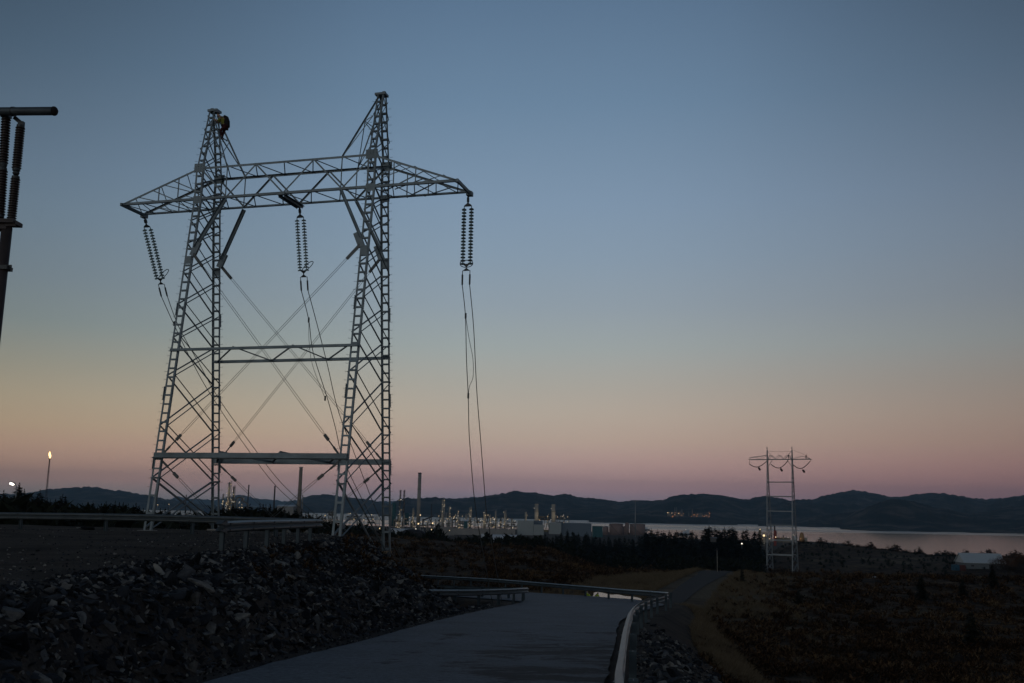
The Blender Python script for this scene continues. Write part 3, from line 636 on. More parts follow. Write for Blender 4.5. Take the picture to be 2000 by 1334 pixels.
# ------------------------------------------------------------------ insulator strings and loose conductors
def insul(top, bot, label, ndisc=18, sep=.2, ring_dir=(1, 0, 0)):
    """twin disc string from top to bot (tower coordinates)"""
    top = TM@Vector(top); bot = TM@Vector(bot); ud = (TM.to_3x3()@UX)
    root = empty('insulator_string', top, 0, label, 'insulator', 'twin insulator strings hanging from the big tower')
    d = (bot-top); L = d.length; d.normalize()
    P = lambda s, k=0: d*s+ud*k
    mb = MB(); mb.bar(P(0), P(.38), .09, .05); mb.bar(P(.1), P(.3), .13, .13)
    mb.add([P(.36)-Vector((0, .03, 0)), P(.5, -sep)-Vector((0, .03, 0)), P(.56, -sep)-Vector((0, .03, 0)), P(.56, sep)-Vector((0, .03, 0)), P(.5, sep)-Vector((0, .03, 0)),
            P(.36)+Vector((0, .03, 0)), P(.5, -sep)+Vector((0, .03, 0)), P(.56, -sep)+Vector((0, .03, 0)), P(.56, sep)+Vector((0, .03, 0)), P(.5, sep)+Vector((0, .03, 0))],
           [(0, 1, 2, 3, 4), (9, 8, 7, 6, 5), (0, 5, 6, 1), (1, 6, 7, 2), (2, 7, 8, 3), (3, 8, 9, 4), (4, 9, 5, 0)])
    mb.build('yoke_plate', steel_dark, root)
    a, b_ = .6, L-.42
    for k in (-1, 1):
        mb = MB(); mb.tube([P(a-.06, k*sep), P(b_+.06, k*sep)], .022, 6)
        for i in range(ndisc):
            s = lerp(a+.06, b_-.02, i/(ndisc-1)); c0 = P(s, k*sep)
            mb.tube([c0, c0+d*.02, c0+d*.035, c0+d*.075, c0+d*.10], [.05, .055, .11, .132, .12], 12)
        mb.build('disc_string', glassy, root, True)
    mb = MB()
    mb.add([P(b_+.05, -sep)-Vector((0, .03, 0)), P(b_+.05, sep)-Vector((0, .03, 0)), P(b_+.24)-Vector((0, .03, 0)), P(b_+.05, -sep)+Vector((0, .03, 0)), P(b_+.05, sep)+Vector((0, .03, 0)), P(b_+.24)+Vector((0, .03, 0))],
           [(0, 1, 2), (5, 4, 3), (0, 3, 4, 1), (1, 4, 5, 2), (2, 5, 3, 0)])
    mb.bar(P(b_+.2), P(b_+.3), .05, .05)
    mb.add([P(b_+.26)-Vector((0, .03, 0)), P(b_+.42, sep)-Vector((0, .03, 0)), P(b_+.42, -sep)-Vector((0, .03, 0)), P(b_+.26)+Vector((0, .03, 0)), P(b_+.42, sep)+Vector((0, .03, 0)), P(b_+.42, -sep)+Vector((0, .03, 0))],
           [(0, 1, 2), (5, 4, 3), (0, 3, 4, 1), (1, 4, 5, 2), (2, 5, 3, 0)])
    mb.build('yoke_plate', steel_dark, root)
    # arcing ring
    r = []
    rd_ = Vector(ring_dir).normalized(); up_ = -d
    if abs(ring_dir[0]) > .9:
        for i in range(17): th = math.pi*(.0+i/16); r.append(P(b_+.05)+ud*(math.cos(th)*.34)+up_*(-.02+.0)+Vector((0, -.12, 0))*math.sin(th)+up_*.18*math.sin(th)**.5)
        for i in range(1, 10): th = math.pi*(1+i/10); r.append(P(b_+.05)+ud*(math.cos(th)*.34)+up_*.16*math.sin(th)+Vector((0, -.1, 0))*math.sin(th))
        r.append(r[0])
    else:
        c = P(b_+.1)
        for i in range(22): th = math.pi*2*i/21; r.append(c+rd_*(.36+.36*-math.cos(th))+ud*.21*math.sin(th)+Vector((0, 0, .02*math.sin(th))))
    mb = MB(); mb.tube(r, .022, 6, False); mb.build('arcing_ring', steel_dark, root)
    for k in (-1, 1):
        mb = MB(); q = P(L+.02, k*sep); mb.tube([P(L-.02, k*sep), P(L+.18, k*sep)], .02, 6); mb.tube([P(L+.18, k*sep), P(L+.2, k*sep), P(L+.72, k*sep), P(L+.75, k*sep)], [.02, .045, .045, .02], 8)
        mb.build('clamp', steel_dark, root)
    return [root.location+P(L+.72, k*sep) for k in (-1, 1)]
eL = insul((-TIP, DB+.1, ZB-.12), (-TIP, 3.1, 12.5), 'twin glass insulator string swinging sideways under the left arm tip', ring_dir=(.55, 0, .85))
eM = insul((0, DB+.1, ZB-.12), (0, 2.0, 12.25), 'twin glass insulator string hanging under the middle of the crossbeam', ring_dir=(.6, 0, .8))
eR = insul((TIP-.1, DB+.1, ZB-.12), (TIP-.1, DB+.12, 11.95), 'straight twin glass insulator string hanging from the right arm tip')
def cab(pts, label, r=.021, sleeves=()):
    if pts[-1].z < 3.5:      # run on to the ground
        d = (pts[-1]-pts[-2]).normalized(); p = pts[-1].copy()
        for k in range(80):
            p = p+d*.5
            if p.z < gz(p.x, p.y): break
        pts = list(pts)+[p]
    mb = MB(); mb.tube(pts, r, 6)
    o = mb.build('conductor', wire); tag(o, label, 'cable', 'loose conductors hanging from the insulator strings')
    for s in sleeves:
        m2 = MB(); m2.tube([Vector(s)+Vector((0, 0, .14)), Vector(s)-Vector((0, 0, .14))], .05, 8); m2.build('sleeve', steel_dark, o)
    return o
def onu(u, px, py):        # the point seen at (px, py) on the vertical plane u = const of the tower
    n = TM.to_3x3()@UX; c = Vector((TX, TY, 0))+n*u; d = ray(px, py); return d*(c.dot(n)/d.dot(n))
def sm3(P, n=8): return [Vector(p) for p in smooth_path([tuple(p) for p in P], n)]
def ends(p): return [p, Vector((p.x+1.2, p.y+4, gz(p.x+1.2, p.y+4)+.03))]
cab(sm3([eL[0]]+[onu(-TIP-.2, a, b) for a, b in ((345, 645), (378, 712), (411, 770), (475, 865), (540, 950), (608, 1010))]), 'outer of the two left conductors sloping down behind the left mast', sleeves=[onu(-TIP-.2, 340, 632)])
cab(sm3([eL[1]]+[onu(-TIP+.2, a, b) for a, b in ((350, 640), (390, 712), (425, 775), (485, 860), (550, 944), (622, 1010))]), 'inner of the two left conductors sloping down behind the left mast')
cab(sm3([eM[0]]+[onu(-.2, a, b) for a, b in ((603, 625), (612, 690), (640, 780), (655, 835), (670, 895), (712, 985), (742, 1040))]), 'left conductor of the pair under the crossbeam middle', sleeves=[onu(-.2, 603, 625), onu(-.2, 635, 778)])
cab(sm3([onu(-.2, 603, 625), onu(-.2, 604, 670), onu(-.25, 611, 715), onu(-.2, 635, 778)]), 'thin slack wire loop beside the middle conductor pair', .013)
cab(sm3([eM[1]]+[onu(.2, a, b) for a, b in ((621, 640), (640, 715), (660, 800), (690, 880), (730, 985), (752, 1030))]), 'right conductor of the pair under the crossbeam middle')
cab(sm3([eR[0]]+[onu(TIP-.3, a, b) for a, b in ((909, 617), (911, 700), (914.5, 775), (916, 840), (920, 900), (925, 960), (932, 1015), (940, 1060))]), 'left long conductor hanging below the right arm tip', sleeves=[onu(TIP-.3, 909.5, 617), onu(TIP-.3, 914.5, 773)])
cab(sm3([onu(TIP-.3, 909.5, 617), onu(TIP-.3, 916, 660), onu(TIP-.2, 923.5, 700), onu(TIP-.2, 924, 735), onu(TIP-.3, 917, 755), onu(TIP-.3, 914.5, 773)]), 'slack wire loop bulging beside the long hanging conductor', .014)
cab(sm3([eR[1]]+[onu(TIP+.1, a, b) for a, b in ((925, 640), (931, 760), (938, 850), (945, 940), (950, 1000), (960, 1060))]), 'right long conductor hanging below the right arm tip')

# ------------------------------------------------------------------ people
def person(joints, edges, radii, parts, label, group=None, face=None, helm=None, jm=None):
    """joints: {name: world point}; one skinned body, clothing shells as parts"""
    def skinned(name, E, grow, m, parent):
        ks = []; [ks.append(k) for e in E for k in e if k not in ks]
        me = bpy.data.meshes.new(name); me.from_pydata([tuple(joints[k]-org) for k in ks], [(ks.index(a), ks.index(b)) for a, b in E], [])
        o = bpy.data.objects.new(name, me); COL.objects.link(o)
        md = o.modifiers.new('skin', 'SKIN'); md.use_smooth_shade = True
        sv = me.skin_vertices[0].data
        for i, k in enumerate(ks): r = radii[k]*grow; sv[i].radius = (r, r); sv[i].use_root = (i == 0)
        ss = o.modifiers.new('sub', 'SUBSURF'); ss.levels = ss.render_levels = 2
        dg = bpy.context.evaluated_depsgraph_get(); nm = bpy.data.meshes.new_from_object(o.evaluated_get(dg)); nm.materials.clear(); nm.materials.append(m)
        o.modifiers.clear(); o.data = nm; o.parent = parent; return o
    org = joints['pelvis'].copy(); org.z = min(j.z for j in joints.values())-.04
    root = empty('person', org, 0, label, 'person', group)
    skinned('body', edges, 1, skin, root)
    for nm, E, g, m in parts: skinned(nm, E, g, m, root)
    h = joints['head']-org
    if helm:
        bmh = bmesh.new(); bmesh.ops.create_uvsphere(bmh, u_segments=14, v_segments=8, radius=.15)
        bmesh.ops.delete(bmh, geom=[v for v in bmh.verts if v.co.z < -.03], context='VERTS')
        me = bpy.data.meshes.new('helmet'); bmh.to_mesh(me); bmh.free(); me.materials.append(helm)
        o = bpy.data.objects.new('helmet', me); COL.objects.link(o); o.parent = root; o.location = h+Vector((0, 0, .04)); o.scale = (1.0, 1.15, 1.0)
    return root
RAD = dict(pelvis=.15, chest=.17, neck=.06, head=.10, shl=.07, shr=.07, ell=.05, elr=.05, hal=.038, har=.038, hil=.1, hir=.1, knl=.07, knr=.07, anl=.05, anr=.05, tol=.04, tor=.04)
EDG = [('pelvis', 'chest'), ('chest', 'neck'), ('neck', 'head'), ('chest', 'shl'), ('shl', 'ell'), ('ell', 'hal'), ('chest', 'shr'), ('shr', 'elr'), ('elr', 'har'),
       ('pelvis', 'hil'), ('hil', 'knl'), ('knl', 'anl'), ('anl', 'tol'), ('pelvis', 'hir'), ('hir', 'knr'), ('knr', 'anr'), ('anr', 'tor')]
JK = [('pelvis', 'chest'), ('chest', 'shl'), ('shl', 'ell'), ('chest', 'shr'), ('shr', 'elr')]
TR = [('pelvis', 'hil'), ('hil', 'knl'), ('knl', 'anl'), ('pelvis', 'hir'), ('hir', 'knr'), ('knr', 'anr')]
d0 = 51.6
def w(px, py, dy=0): return at(px, py, d0+dy)
cl = dict(pelvis=w(440, 246), chest=w(436.5, 233), neck=w(430, 228), head=w(424, 222.5), shl=w(433, 230, -.2), shr=w(434, 230, .2), ell=w(424, 236, -.22), elr=w(426, 240, .2), hal=w(417, 232, -.1), har=w(418, 237, .1),
          hil=w(439, 248, -.1), hir=w(440, 248, .1), knl=w(431, 254, -.15), knr=w(436, 260, .1), anl=w(432, 266, -.1), anr=w(433, 271, .1), tol=w(428, 267, -.1), tor=w(429, 272, .1))
person(cl, EDG, RAD, [('jacket', JK, 1.18, hiviy), ('trousers', TR, 1.15, redcloth)], 'climber in yellow jacket and dark trousers clinging to the left mast top', helm=helmet)
bk = MB(); a = w(441, 236); bk.tube([w(438, 226), w(440.5, 230), w(442, 238), w(442.5, 247), w(440, 252)], [.06, .16, .2, .19, .08], 10)
o = bk.build('backpack', darkcloth, None, True); tag(o, 'dark rope bag on the back of the climber at the mast top', 'bag')

# ------------------------------------------------------------------ guard rails
def wprofile(h=.31, d=.085):
    # W beam: (outwards, height)
    return [(0, 0), (.02, .015), (d, .05), (d, .09), (.02, .13), (0, .155), (.02, .18), (d, .22), (d, .26), (.02, .295), (0, .31)]
def guard_rail(path, side, label, spacing=4., ph=.78, post_range=None, end=None):
    """path: world points of the rail's top edge; side: +1 beam faces left of the path direction"""
    P = [Vector(p) for p in path]; root = empty('guard_rail', P[0]-Vector((0, 0, ph)), 0, label, 'guard rail'); O = root.location
    pr = wprofile(); mb = MB(); n = len(P); fr = []
    for i, p in enumerate(P):
        d = (P[min(i+1, n-1)]-P[max(i-1, 0)]); d.z = 0; d.normalize(); s = Vector((-d.y, d.x, 0))*side; fr.append((d, s))
        for t_ in (0, .004):
            for x, z in pr: mb.v.append(tuple(p-O+s*(x+.06-t_)+Vector((0, 0, z-.31))))
    k = len(pr)
    for i in range(n-1):
        for j in range(k-1):
            a = i*2*k+j; b = (i+1)*2*k+j; mb.f.append((a, a+1, b+1, b)); mb.f.append((a+k, b+k, b+k+1, a+k+1)); mb.m += [0, 0]
        for j in (0, k-1): a = i*2*k+j; b = (i+1)*2*k+j; mb.f.append((a, b, b+k, a+k)); mb.m.append(0)
    beam = mb.build('beam', railm, root)
    # lap joints with bolts
    acc = 0; bolts = MB(); Ls = [0]
    for i in range(1, n): Ls.append(Ls[-1]+(P[i]-P[i-1]).length)
    def ev(s):
        i = int(np.clip(np.searchsorted(Ls, s)-1, 0, n-2)); t_ = (s-Ls[i])/max(1e-6, Ls[i+1]-Ls[i]); return P[i].lerp(P[i+1], t_), fr[i][0], fr[i][1]
    s = .25
    while s < Ls[-1]:
        p, d, sd = ev(s); g = gz(p.x-sd.x*.08, p.y-sd.y*.08); q = p-O-sd*.06; pb = MB()
        zb = min(g-.1, p.z-.5)-O.z; top = p.z-.02-O.z
        for a, b, c, e in ((0, .055, .012, .11), (.05, 0, .11, .012), (-.05, 0, .11, .012)):
            c0 = q+d*(a if c > .05 else 0)+sd*(0.05 if c < .05 else 0)
        pb.bar(Vector((q.x, q.y, zb)), Vector((q.x, q.y, top)), .012, .13, sd.cross(Vector((0, 0, 1))).cross(Vector((0, 0, 1))))
        for kk in (-1, 1): c0 = q+d*kk*.06; pb.bar(Vector((c0.x, c0.y, zb)), Vector((c0.x, c0.y, top)), .012, .11, d)
        pb.build('post', postm, root)
        for zz in (-.07, -.24): c0 = p-O+sd*.135+Vector((0, 0, zz)); bolts.bar(c0, c0+sd*.03, .05, .05)
        for kk in (-.12, .12):
            c0 = p-O+d*kk+sd*.14+Vector((0, 0, -.07)); bolts.bar(c0-d*.03, c0+d*.03, .02, .02)
        s += spacing
    bolts.build('bolts', steel_dark, beam)
    if end:      # flared end piece at the first point
        p = P[0]-O; d, sd = fr[0]; e = MB(); e.add([], [])
        for zz in (-.03, -.21):
            e.add([p+sd*.15+Vector((0, 0, zz+.05)), p+sd*.15+Vector((0, 0, zz-.09)), p-d*.35+sd*.10+Vector((0, 0, zz-.04)), p-d*.18+sd*.15+Vector((0, 0, zz+.06)),
                   p-sd*.05+Vector((0, 0, zz+.05)), p-sd*.05+Vector((0, 0, zz-.09)), p-d*.35-sd*.05+Vector((0, 0, zz-.04)), p-d*.18-sd*.05+Vector((0, 0, zz+.06))],
                  [(0, 1, 2, 3), (7, 6, 5, 4), (0, 4, 5, 1), (1, 5, 6, 2), (2, 6, 7, 3), (3, 7, 4, 0)])
        e.build('end_terminal', railm, root)
    return root
def onroad(px, py, h=.75):
    r = ray(px, py); lo = 3.0
    for k in range(4000):
        d = lo+k*.05; p = r*(d/r.y)
        if p.z <= float(road_z(np.array(d)))+h: return p
    return p
rp = [Vector((1.05, 3, -1.33)), Vector((1.12, 7, -1.57))]+[onroad(a, b) for a, b in ((1229, 1334), (1228, 1270), (1232, 1220), (1240, 1190), (1257, 1175), (1280, 1165))]
rp += [Vector((p[0], p[1], 0)) for p in [(7.9, 50.5)]]
rp[-1].z = float(road_z(np.array(rp[-1].y)))+.75
a = at(1308, 1157.5, 53.6); rp.append(a); b = at(1299, 1156, 56.2); rp.append(b)
rp += [at(1262, 1153.3, 59.6), at(1225, 1151, 63), at(1160, 1145.5, 68.5), at(1090, 1140, 74.5), at(1020, 1134.5, 81), at(950, 1129.5, 89), at(820, 1123, 104), at(770, 1121, 112)]
guard_rail(sm3(rp, 10), 1, 'long steel guard rail curving round the right side of the road', 4.0)
ip = [at(835, 1151, 46.5), at(880, 1151.2, 48.6), at(930, 1151, 51), at(985, 1149.5, 54.5), at(1012, 1148.2, 57), at(1026, 1147.7, 59.5), at(1027, 1147.7, 61), at(1015, 1147.6, 62.6), at(980, 1147, 64.5), at(920, 1145, 66.5), at(835, 1141.5, 70)]
guard_rail(sm3(ip, 8), -1, 'short steel guard rail bent round the inside of the hairpin beside the rubble bank', 2.6)
lp = [at(-260, 997, 50), at(-100, 998.5, 48.5), at(0, 1000.5, 47), at(150, 1002, 45.5), at(300, 1004.5, 44), at(430, 1008, 42.3), at(540, 1011, 40.5), at(622, 1013.5, 38.8)]
guard_rail(sm3(lp, 6), -1, 'long dark guard rail across the gravel pad in front of the tower foot', 4.9)
np_ = [at(434, 1018, 26.9), at(478, 1016, 28.7), at(515, 1015.3, 30.4), at(548, 1015, 32.2), at(574, 1014.6, 34), at(600, 1014.3, 36), at(624, 1014, 38.1)]
guard_rail(sm3(np_, 8), -1, 'short guard rail with a flared end standing on the gravel edge', 1.95, end=True)
# fix second rail side: beam faces the pad
# ------------------------------------------------------------------ busbar post at the left edge
c = at(2, 640, 24); g = -1.5
bx = at(0, 620, 24).x
pole_x = bx-.07
ip_ = empty('busbar_support', (pole_x, 24, gz(pole_x, 24)), 0, 'dark steel post carrying ribbed insulators and a grey busbar tube', 'insulator post')
O = ip_.location
def L(px, py, d=24): return at(px, py, d)-O
zt_ = at(10, 445, 24).z-O.z
mb = MB(); mb.tube([(0, 0, 0), (0, 0, zt_)], .13, 14); mb.build('pole', polem, ip_, True)
mb = MB(); zc = L(5, 524).z; mb.box((.02, 0, zc), (.32, .32, .10)); mb.box((.18, -.02, zc+.02), (.1, .05, .13)); mb.build('clamp_band', steel_dark, ip_)
mb = MB(); pl = L(10, 437); mb.box((pl.x-.06, pl.y, pl.z+.02), (.76, .5, .10)); mb.box((pl.x-.06, pl.y, pl.z-.10), (.34, .3, .14)); mb.box((pl.x+.22, pl.y-.15, pl.z-.03), (.25, .04, .14)); mb.build('top_plate', polem, ip_)
def ribbed(p, q, r=.118, n=17):
    p = Vector(p); q = Vector(q); pts = []; rr_ = []
    for i in range(n):
        for f_, k in ((.0, .72), (.25, .74), (.5, 1.0), (.62, 1.0), (.95, .72)): pts.append(p.lerp(q, (i+f_)/n)); rr_.append(r*k)
    m = MB(); m.tube(pts, rr_, 18); o_ = m.build('insulator', brownins, ip_, False)
    m2 = MB(); d = (q-p).normalized(); m2.tube([p-d*.05, p+d*.01], r*.8, 14); m2.tube([q-d*.01, q+d*.05], r*.8, 14); m2.build('flange', steel_dark, o_, False)
for (x0, y0, x1, y1) in ((12, 231, 6.5, 320), (6, 332, .5, 421), (40, 248, 32, 330), (30.5, 348, 22.5, 428)): ribbed(L(x0, y0), L(x1, y1))
for (x0, y0) in ((6.3, 325), (31.3, 338)): 
    m = MB(); m.tube([L(x0, y0-5), L(x0, y0), L(x0, y0+5)], [.05, .09, .05], 14); m.build('collar', steel_dark, ip_, True)
m = MB(); m.tube([L(-230, 219.5, 24.4), L(104, 217, 23.6)], .108, 20); m.build('busbar_tube', railm, ip_, True)
m = MB(); e = L(105, 217, 23.58); m.tube([e+Vector((-.02+.03*i, 0, 0)) for i in range(5)], [.118, .12, .115, .09, .04], 18); m.build('end_cap', darkcloth, ip_, True)
m = MB(); m.tube([L(26, 218, 23.8)-Vector((.04, 0, 0)), L(26, 218, 23.8)+Vector((.04, 0, 0))], .125, 18); m.bar(L(12, 230), L(12, 219), .2, .2); m.bar(L(28, 229), L(42, 241), .10, .05); m.bar(L(42, 238), L(41, 250), .14, .10); m.build('tube_clamp', steel_dark, ip_)

# ------------------------------------------------------------------ loose rock
def rock_mesh(name, seed, flat=.7):
    r = random.Random(seed); bm = bmesh.new()
    for i in range(15):
        v = Vector((r.gauss(0, 1), r.gauss(0, 1), r.gauss(0, 1))).normalized()*r.uniform(.75, 1.05); bm.verts.new((v.x*.55, v.y*.40, v.z*.40*flat))
    res = bmesh.ops.convex_hull(bm, input=bm.verts); bmesh.ops.delete(bm, geom=[v for v in bm.verts if not v.link_faces], context='VERTS')
    bmesh.ops.bevel(bm, geom=list(bm.edges), offset=.02, segments=1, affect='EDGES')
    me = bpy.data.meshes.new(name); bm.to_mesh(me); bm.free(); me.materials.append(rock); return me
RM = [rock_mesh('rock', 50+i, random.uniform(.5, .95)) for i in range(12)]
simple = []
for i in range(10):
    r = random.Random(900+i); bm = bmesh.new()
    for k in range(9):
        v = Vector((r.gauss(0, 1), r.gauss(0, 1), r.gauss(0, 1))).normalized()*r.uniform(.8, 1.05); bm.verts.new((v.x*.55, v.y*.42, v.z*.32))
    bmesh.ops.convex_hull(bm, input=bm.verts); bmesh.ops.delete(bm, geom=[v for v in bm.verts if not v.link_faces], context='VERTS')
    bm.verts.index_update(); simple.append((np.array([v.co[:] for v in bm.verts]), [[v.index for v in f.verts] for f in bm.faces])); bm.free()
def merged(name, items, shapes, m, kind='stuff', label=None, cat=None):
    """items: list of (x, y, z, sx, sy, sz, rot matrix 3x3, shape)"""
    V = []; Fc = []; o = 0
    for x, y, z, s3, Rm, k in items:
        v, f = shapes[k]; q = (v*s3)@Rm.T+(x, y, z); V.append(q); Fc += [[i+o for i in g] for g in f]; o += len(v)
    me = bpy.data.meshes.new(name); me.from_pydata(np.concatenate(V).tolist(), [], Fc); me.materials.append(m); me.update()
    ob = bpy.data.objects.new(name, me); COL.objects.link(ob); return tag(ob, label, cat, None, kind)
def rot(rx, ry, rz):
    from mathutils import Euler
    return np.array(Euler((rx, ry, rz)).to_matrix())
cand = []
pe_ = PAD[:-3]
for _ in range(90000):
    y = random.uniform(7, 62); x = random.uniform(-22 if y > 46 else -10, 1.5)
    cand.append((x, y))
cand = np.array(cand); cx, cy_ = cand.T
ins = inside(cx, cy_, PAD); pdx = seg_dist(cx, cy_, PAD+[PAD[0]])[0]; rdx, rtx = seg_dist(cx, cy_, ROAD); hwx = np.interp(rtx, range(len(ROAD)), [p[2] for p in ROAD])
gap = rdx-hwx
keep = (~ins | (pdx < .5)) & (pdx < 7.5) & (gap > .75)
cand = cand[keep]; ins = ins[keep]; pdx = pdx[keep]; gap = gap[keep]
items = []; big = []
zz = gheight(cand[:, 0], cand[:, 1])
for (x, y), z, p, g_, i_ in zip(cand, zz, pdx, gap, ins):
    s = random.lognormvariate(-2.25, .55); s = min(s, .5)
    if i_ : s = min(s, .14)
    s = min(s, .12+max(0, g_-.6)*.45)
    sz = (s*random.uniform(.8, 1.5), s*random.uniform(.7, 1.1), s*random.uniform(.5, .95))
    e = (random.gauss(0, .35), -.42*0+random.gauss(.35, .35), random.uniform(0, 6.28))
    (big if s > .17 else items).append((float(x), float(y), float(z)-s*.02, sz, e, s/y))
big.sort(key=lambda k: -k[-1])
ind = big[:260]; rest = big[260:]+items[:19000]
GREY = ['grey blasted rock lying in the rubble bank between the gravel pad and the road']
def place_rock(k, x, y, z, sz, e, label, group):
    o = bpy.data.objects.new('rock', RM[k % len(RM)]); COL.objects.link(o); o.location = (x, y, z); o.scale = tuple(1.25*q for q in sz); o.rotation_euler = e; return tag(o, label, 'rock', group)
for k, (x, y, z, sz, e, _) in enumerate(ind):
    pd_ = float(seg_dist(np.array([x]), np.array([y]), PAD+[PAD[0]])[0][0])
    lab = ('big' if max(sz) > .42 else 'middling')+' angular rock '+('at the crest' if pd_ < .9 else ('half way down' if pd_ < 2 else 'at the foot'))+' of the rubble bank '+('nearest the camera' if y < 13 else ('below the flared rail end' if y < 20 else ('below the short rail' if y < 32 else 'below the right tower foot')))
    place_rock(k, x, y, z, sz, e, lab, 'rocks of the rubble bank beside the road')
merged('rubble', [(x, y, z, np.array(sz)*1.3, rot(*e), random.randrange(10)) for x, y, z, sz, e, _ in rest], simple, rock)
# fine gravel and stones along pad edge and road verge
it = []
for _ in range(26000):
    y = 6+random.random()**1.3*45; x = random.uniform(-26, 1.0)
    it.append((x, y))
it = np.array(it); a_ = inside(it[:, 0], it[:, 1], PAD); b_, bt_ = seg_dist(it[:, 0], it[:, 1], ROAD); c_ = seg_dist(it[:, 0], it[:, 1], PAD+[PAD[0]])[0]
hw_ = np.interp(bt_, range(len(ROAD)), [p[2] for p in ROAD])
ok = ((a_ & (rs.rand(len(it)) < np.exp(-c_/2.2)+.05)) | (~a_ & (b_-hw_ > .15) & (b_-hw_ < 1.5)))
it = it[ok]; zz = gheight(it[:, 0], it[:, 1])
merged('gravel', [(x, y, z, np.array([1, 1, .8])*random.uniform(.035, .11), rot(random.random()*6, random.random()*6, 0), random.randrange(10)) for (x, y), z in zip(it, zz)], simple, rock)
# rocks behind the right guard rail
rb = []
for k in range(420):
    px = random.uniform(1262, 1420); py = random.uniform(1205, 1400); p = ground_at(px, py)
    dline = (px-1262)/(1.0+max(0, py-1205)*.95)
    if dline > 1.25: continue
    rb.append((p, random.choice([.12, .18, .26, .34, .42]) if k % 4 else .5))
rb.sort(key=lambda k: -k[1]/k[0].y)
for k, (p, s) in enumerate(rb[:38]):
    place_rock(k+3, p.x, p.y, p.z+s*.04, (s*.85, s*.7, s*.55), (random.gauss(0, .3), random.gauss(0, .3), random.uniform(0, 6)), ('large' if s > .38 else ('middling' if s > .2 else 'small'))+' pale rock '+('low on' if p.z < -4.2 else 'high on')+' the dark bank behind the right guard rail, '+('near end' if p.y < 17 else ('middle part' if p.y < 26 else 'far end')), 'rocks behind the right guard rail')
merged('rubble', [(p.x, p.y, p.z, np.array([1, .8, .6])*s*.8, rot(random.gauss(0, .5), random.gauss(0, .5), random.random()*6), random.randrange(10)) for p, s in rb[38:]], simple, rock)
it = []
for k in range(2300):
    y = random.uniform(7, 34); xr = float(np.interp(y, [7, 15, 22, 31, 38, 50], [1.2, 1.8, 2.7, 3.9, 5.2, 7.9])); x = xr+random.uniform(.1, 4.2)*random.random()**.4
    it.append((x, y, gz(x, y), np.array([1, 1, .8])*random.lognormvariate(-2.6, .5), rot(random.random()*6, random.random()*6, 0), random.randrange(10)))
merged('gravel', it, simple, rock)
# three tidy boulders on the pad by the far rail end, and timber beside the tower foot
for px, py, s, lb in ((640, 1044, .34, 'flat pale rock at the crest of the bank right of the short rail'), (170, 1030, .6, 'larger grey rock lying behind the long dark rail'), (158, 1031, .45, 'smaller grey rock beside the one behind the long rail'), (205, 1031, .35, 'low rock right of the two behind the long rail')):
    p = ground_at(px, py); 
    if px < 400: p = at(px, 1031, 50); p.z = gz(p.x, p.y)+.05
    place_rock(px, p.x, p.y, p.z+.03, (s*1.2, s, s*.55), (0, 0, 1), lb, None)
for i, (a, b, lb) in enumerate((((714, 1081), (764, 1078), 'upper timber plank propped against the right tower foot'), ((726, 1086.5), (750, 1088), 'short lower timber plank beside the right tower foot'), ((742, 1094), (749, 1079), 'upright timber prop under the planks at the tower foot'))):
    p = at(a[0], a[1], 50.8); q = at(b[0], b[1], 51.3); m_ = MB(); m_.bar(p, q, .12 if i < 2 else .07, .22 if i < 2 else .07); tag(m_.build('plank', wood), lb, 'plank', 'timber at the tower foot')

# ------------------------------------------------------------------ trees
def conifer(seed, h=1.0, wd=.22, n=15, per=13, dens=5, lf=1.):
    """crown mesh of needle sprays about a unit-high trunk"""
    r = random.Random(seed); c = MB(); tr = MB(); lean = r.uniform(-.02, .02)
    tr.tube([(0, 0, -.03), (lean*.4, 0, .4), (lean, 0, .97)], [.016, .011, .002], 6)
    lv = n*2
    for i in range(lv):
        z = .10+.88*(i/lv)**.95+r.uniform(-.01, .01); R = wd*(1-z)**.85*r.uniform(.75, 1.15)+.012
        for k in range(max(4, int(per*(1-z*.6)))):
            th = r.uniform(0, 6.283)
            if r.random() < .1: continue
            RR_ = R*r.uniform(.55, 1.2)
            for s in range(dens):
                t0 = (s+.3)/dens; x = math.cos(th)*RR_*t0; y = math.sin(th)*RR_*t0; zz = z-.055*t0-(.05*t0*t0)+r.uniform(-.008, .008)
                L = lf*.085*r.uniform(.6, 1.3)*(1.1-.6*z); a = th+r.uniform(-.9, .9)
                d = Vector((math.cos(a)*L, math.sin(a)*L, r.uniform(-.5, .35)*L)); w_ = Vector((-math.sin(a), math.cos(a), r.uniform(-.5, .5)))*L*.36
                p = Vector((x+lean*z, y, zz)); c.add([p-w_, p+w_, p+d], [(0, 1, 2)])
    for k in range(6): p = Vector((lean, 0, .94+k*.008)); a = r.uniform(0, 6); c.add([p, p+Vector((.01*math.cos(a), .01*math.sin(a), .01)), p+Vector((0, 0, .03))], [(0, 1, 2)])
    return c, tr
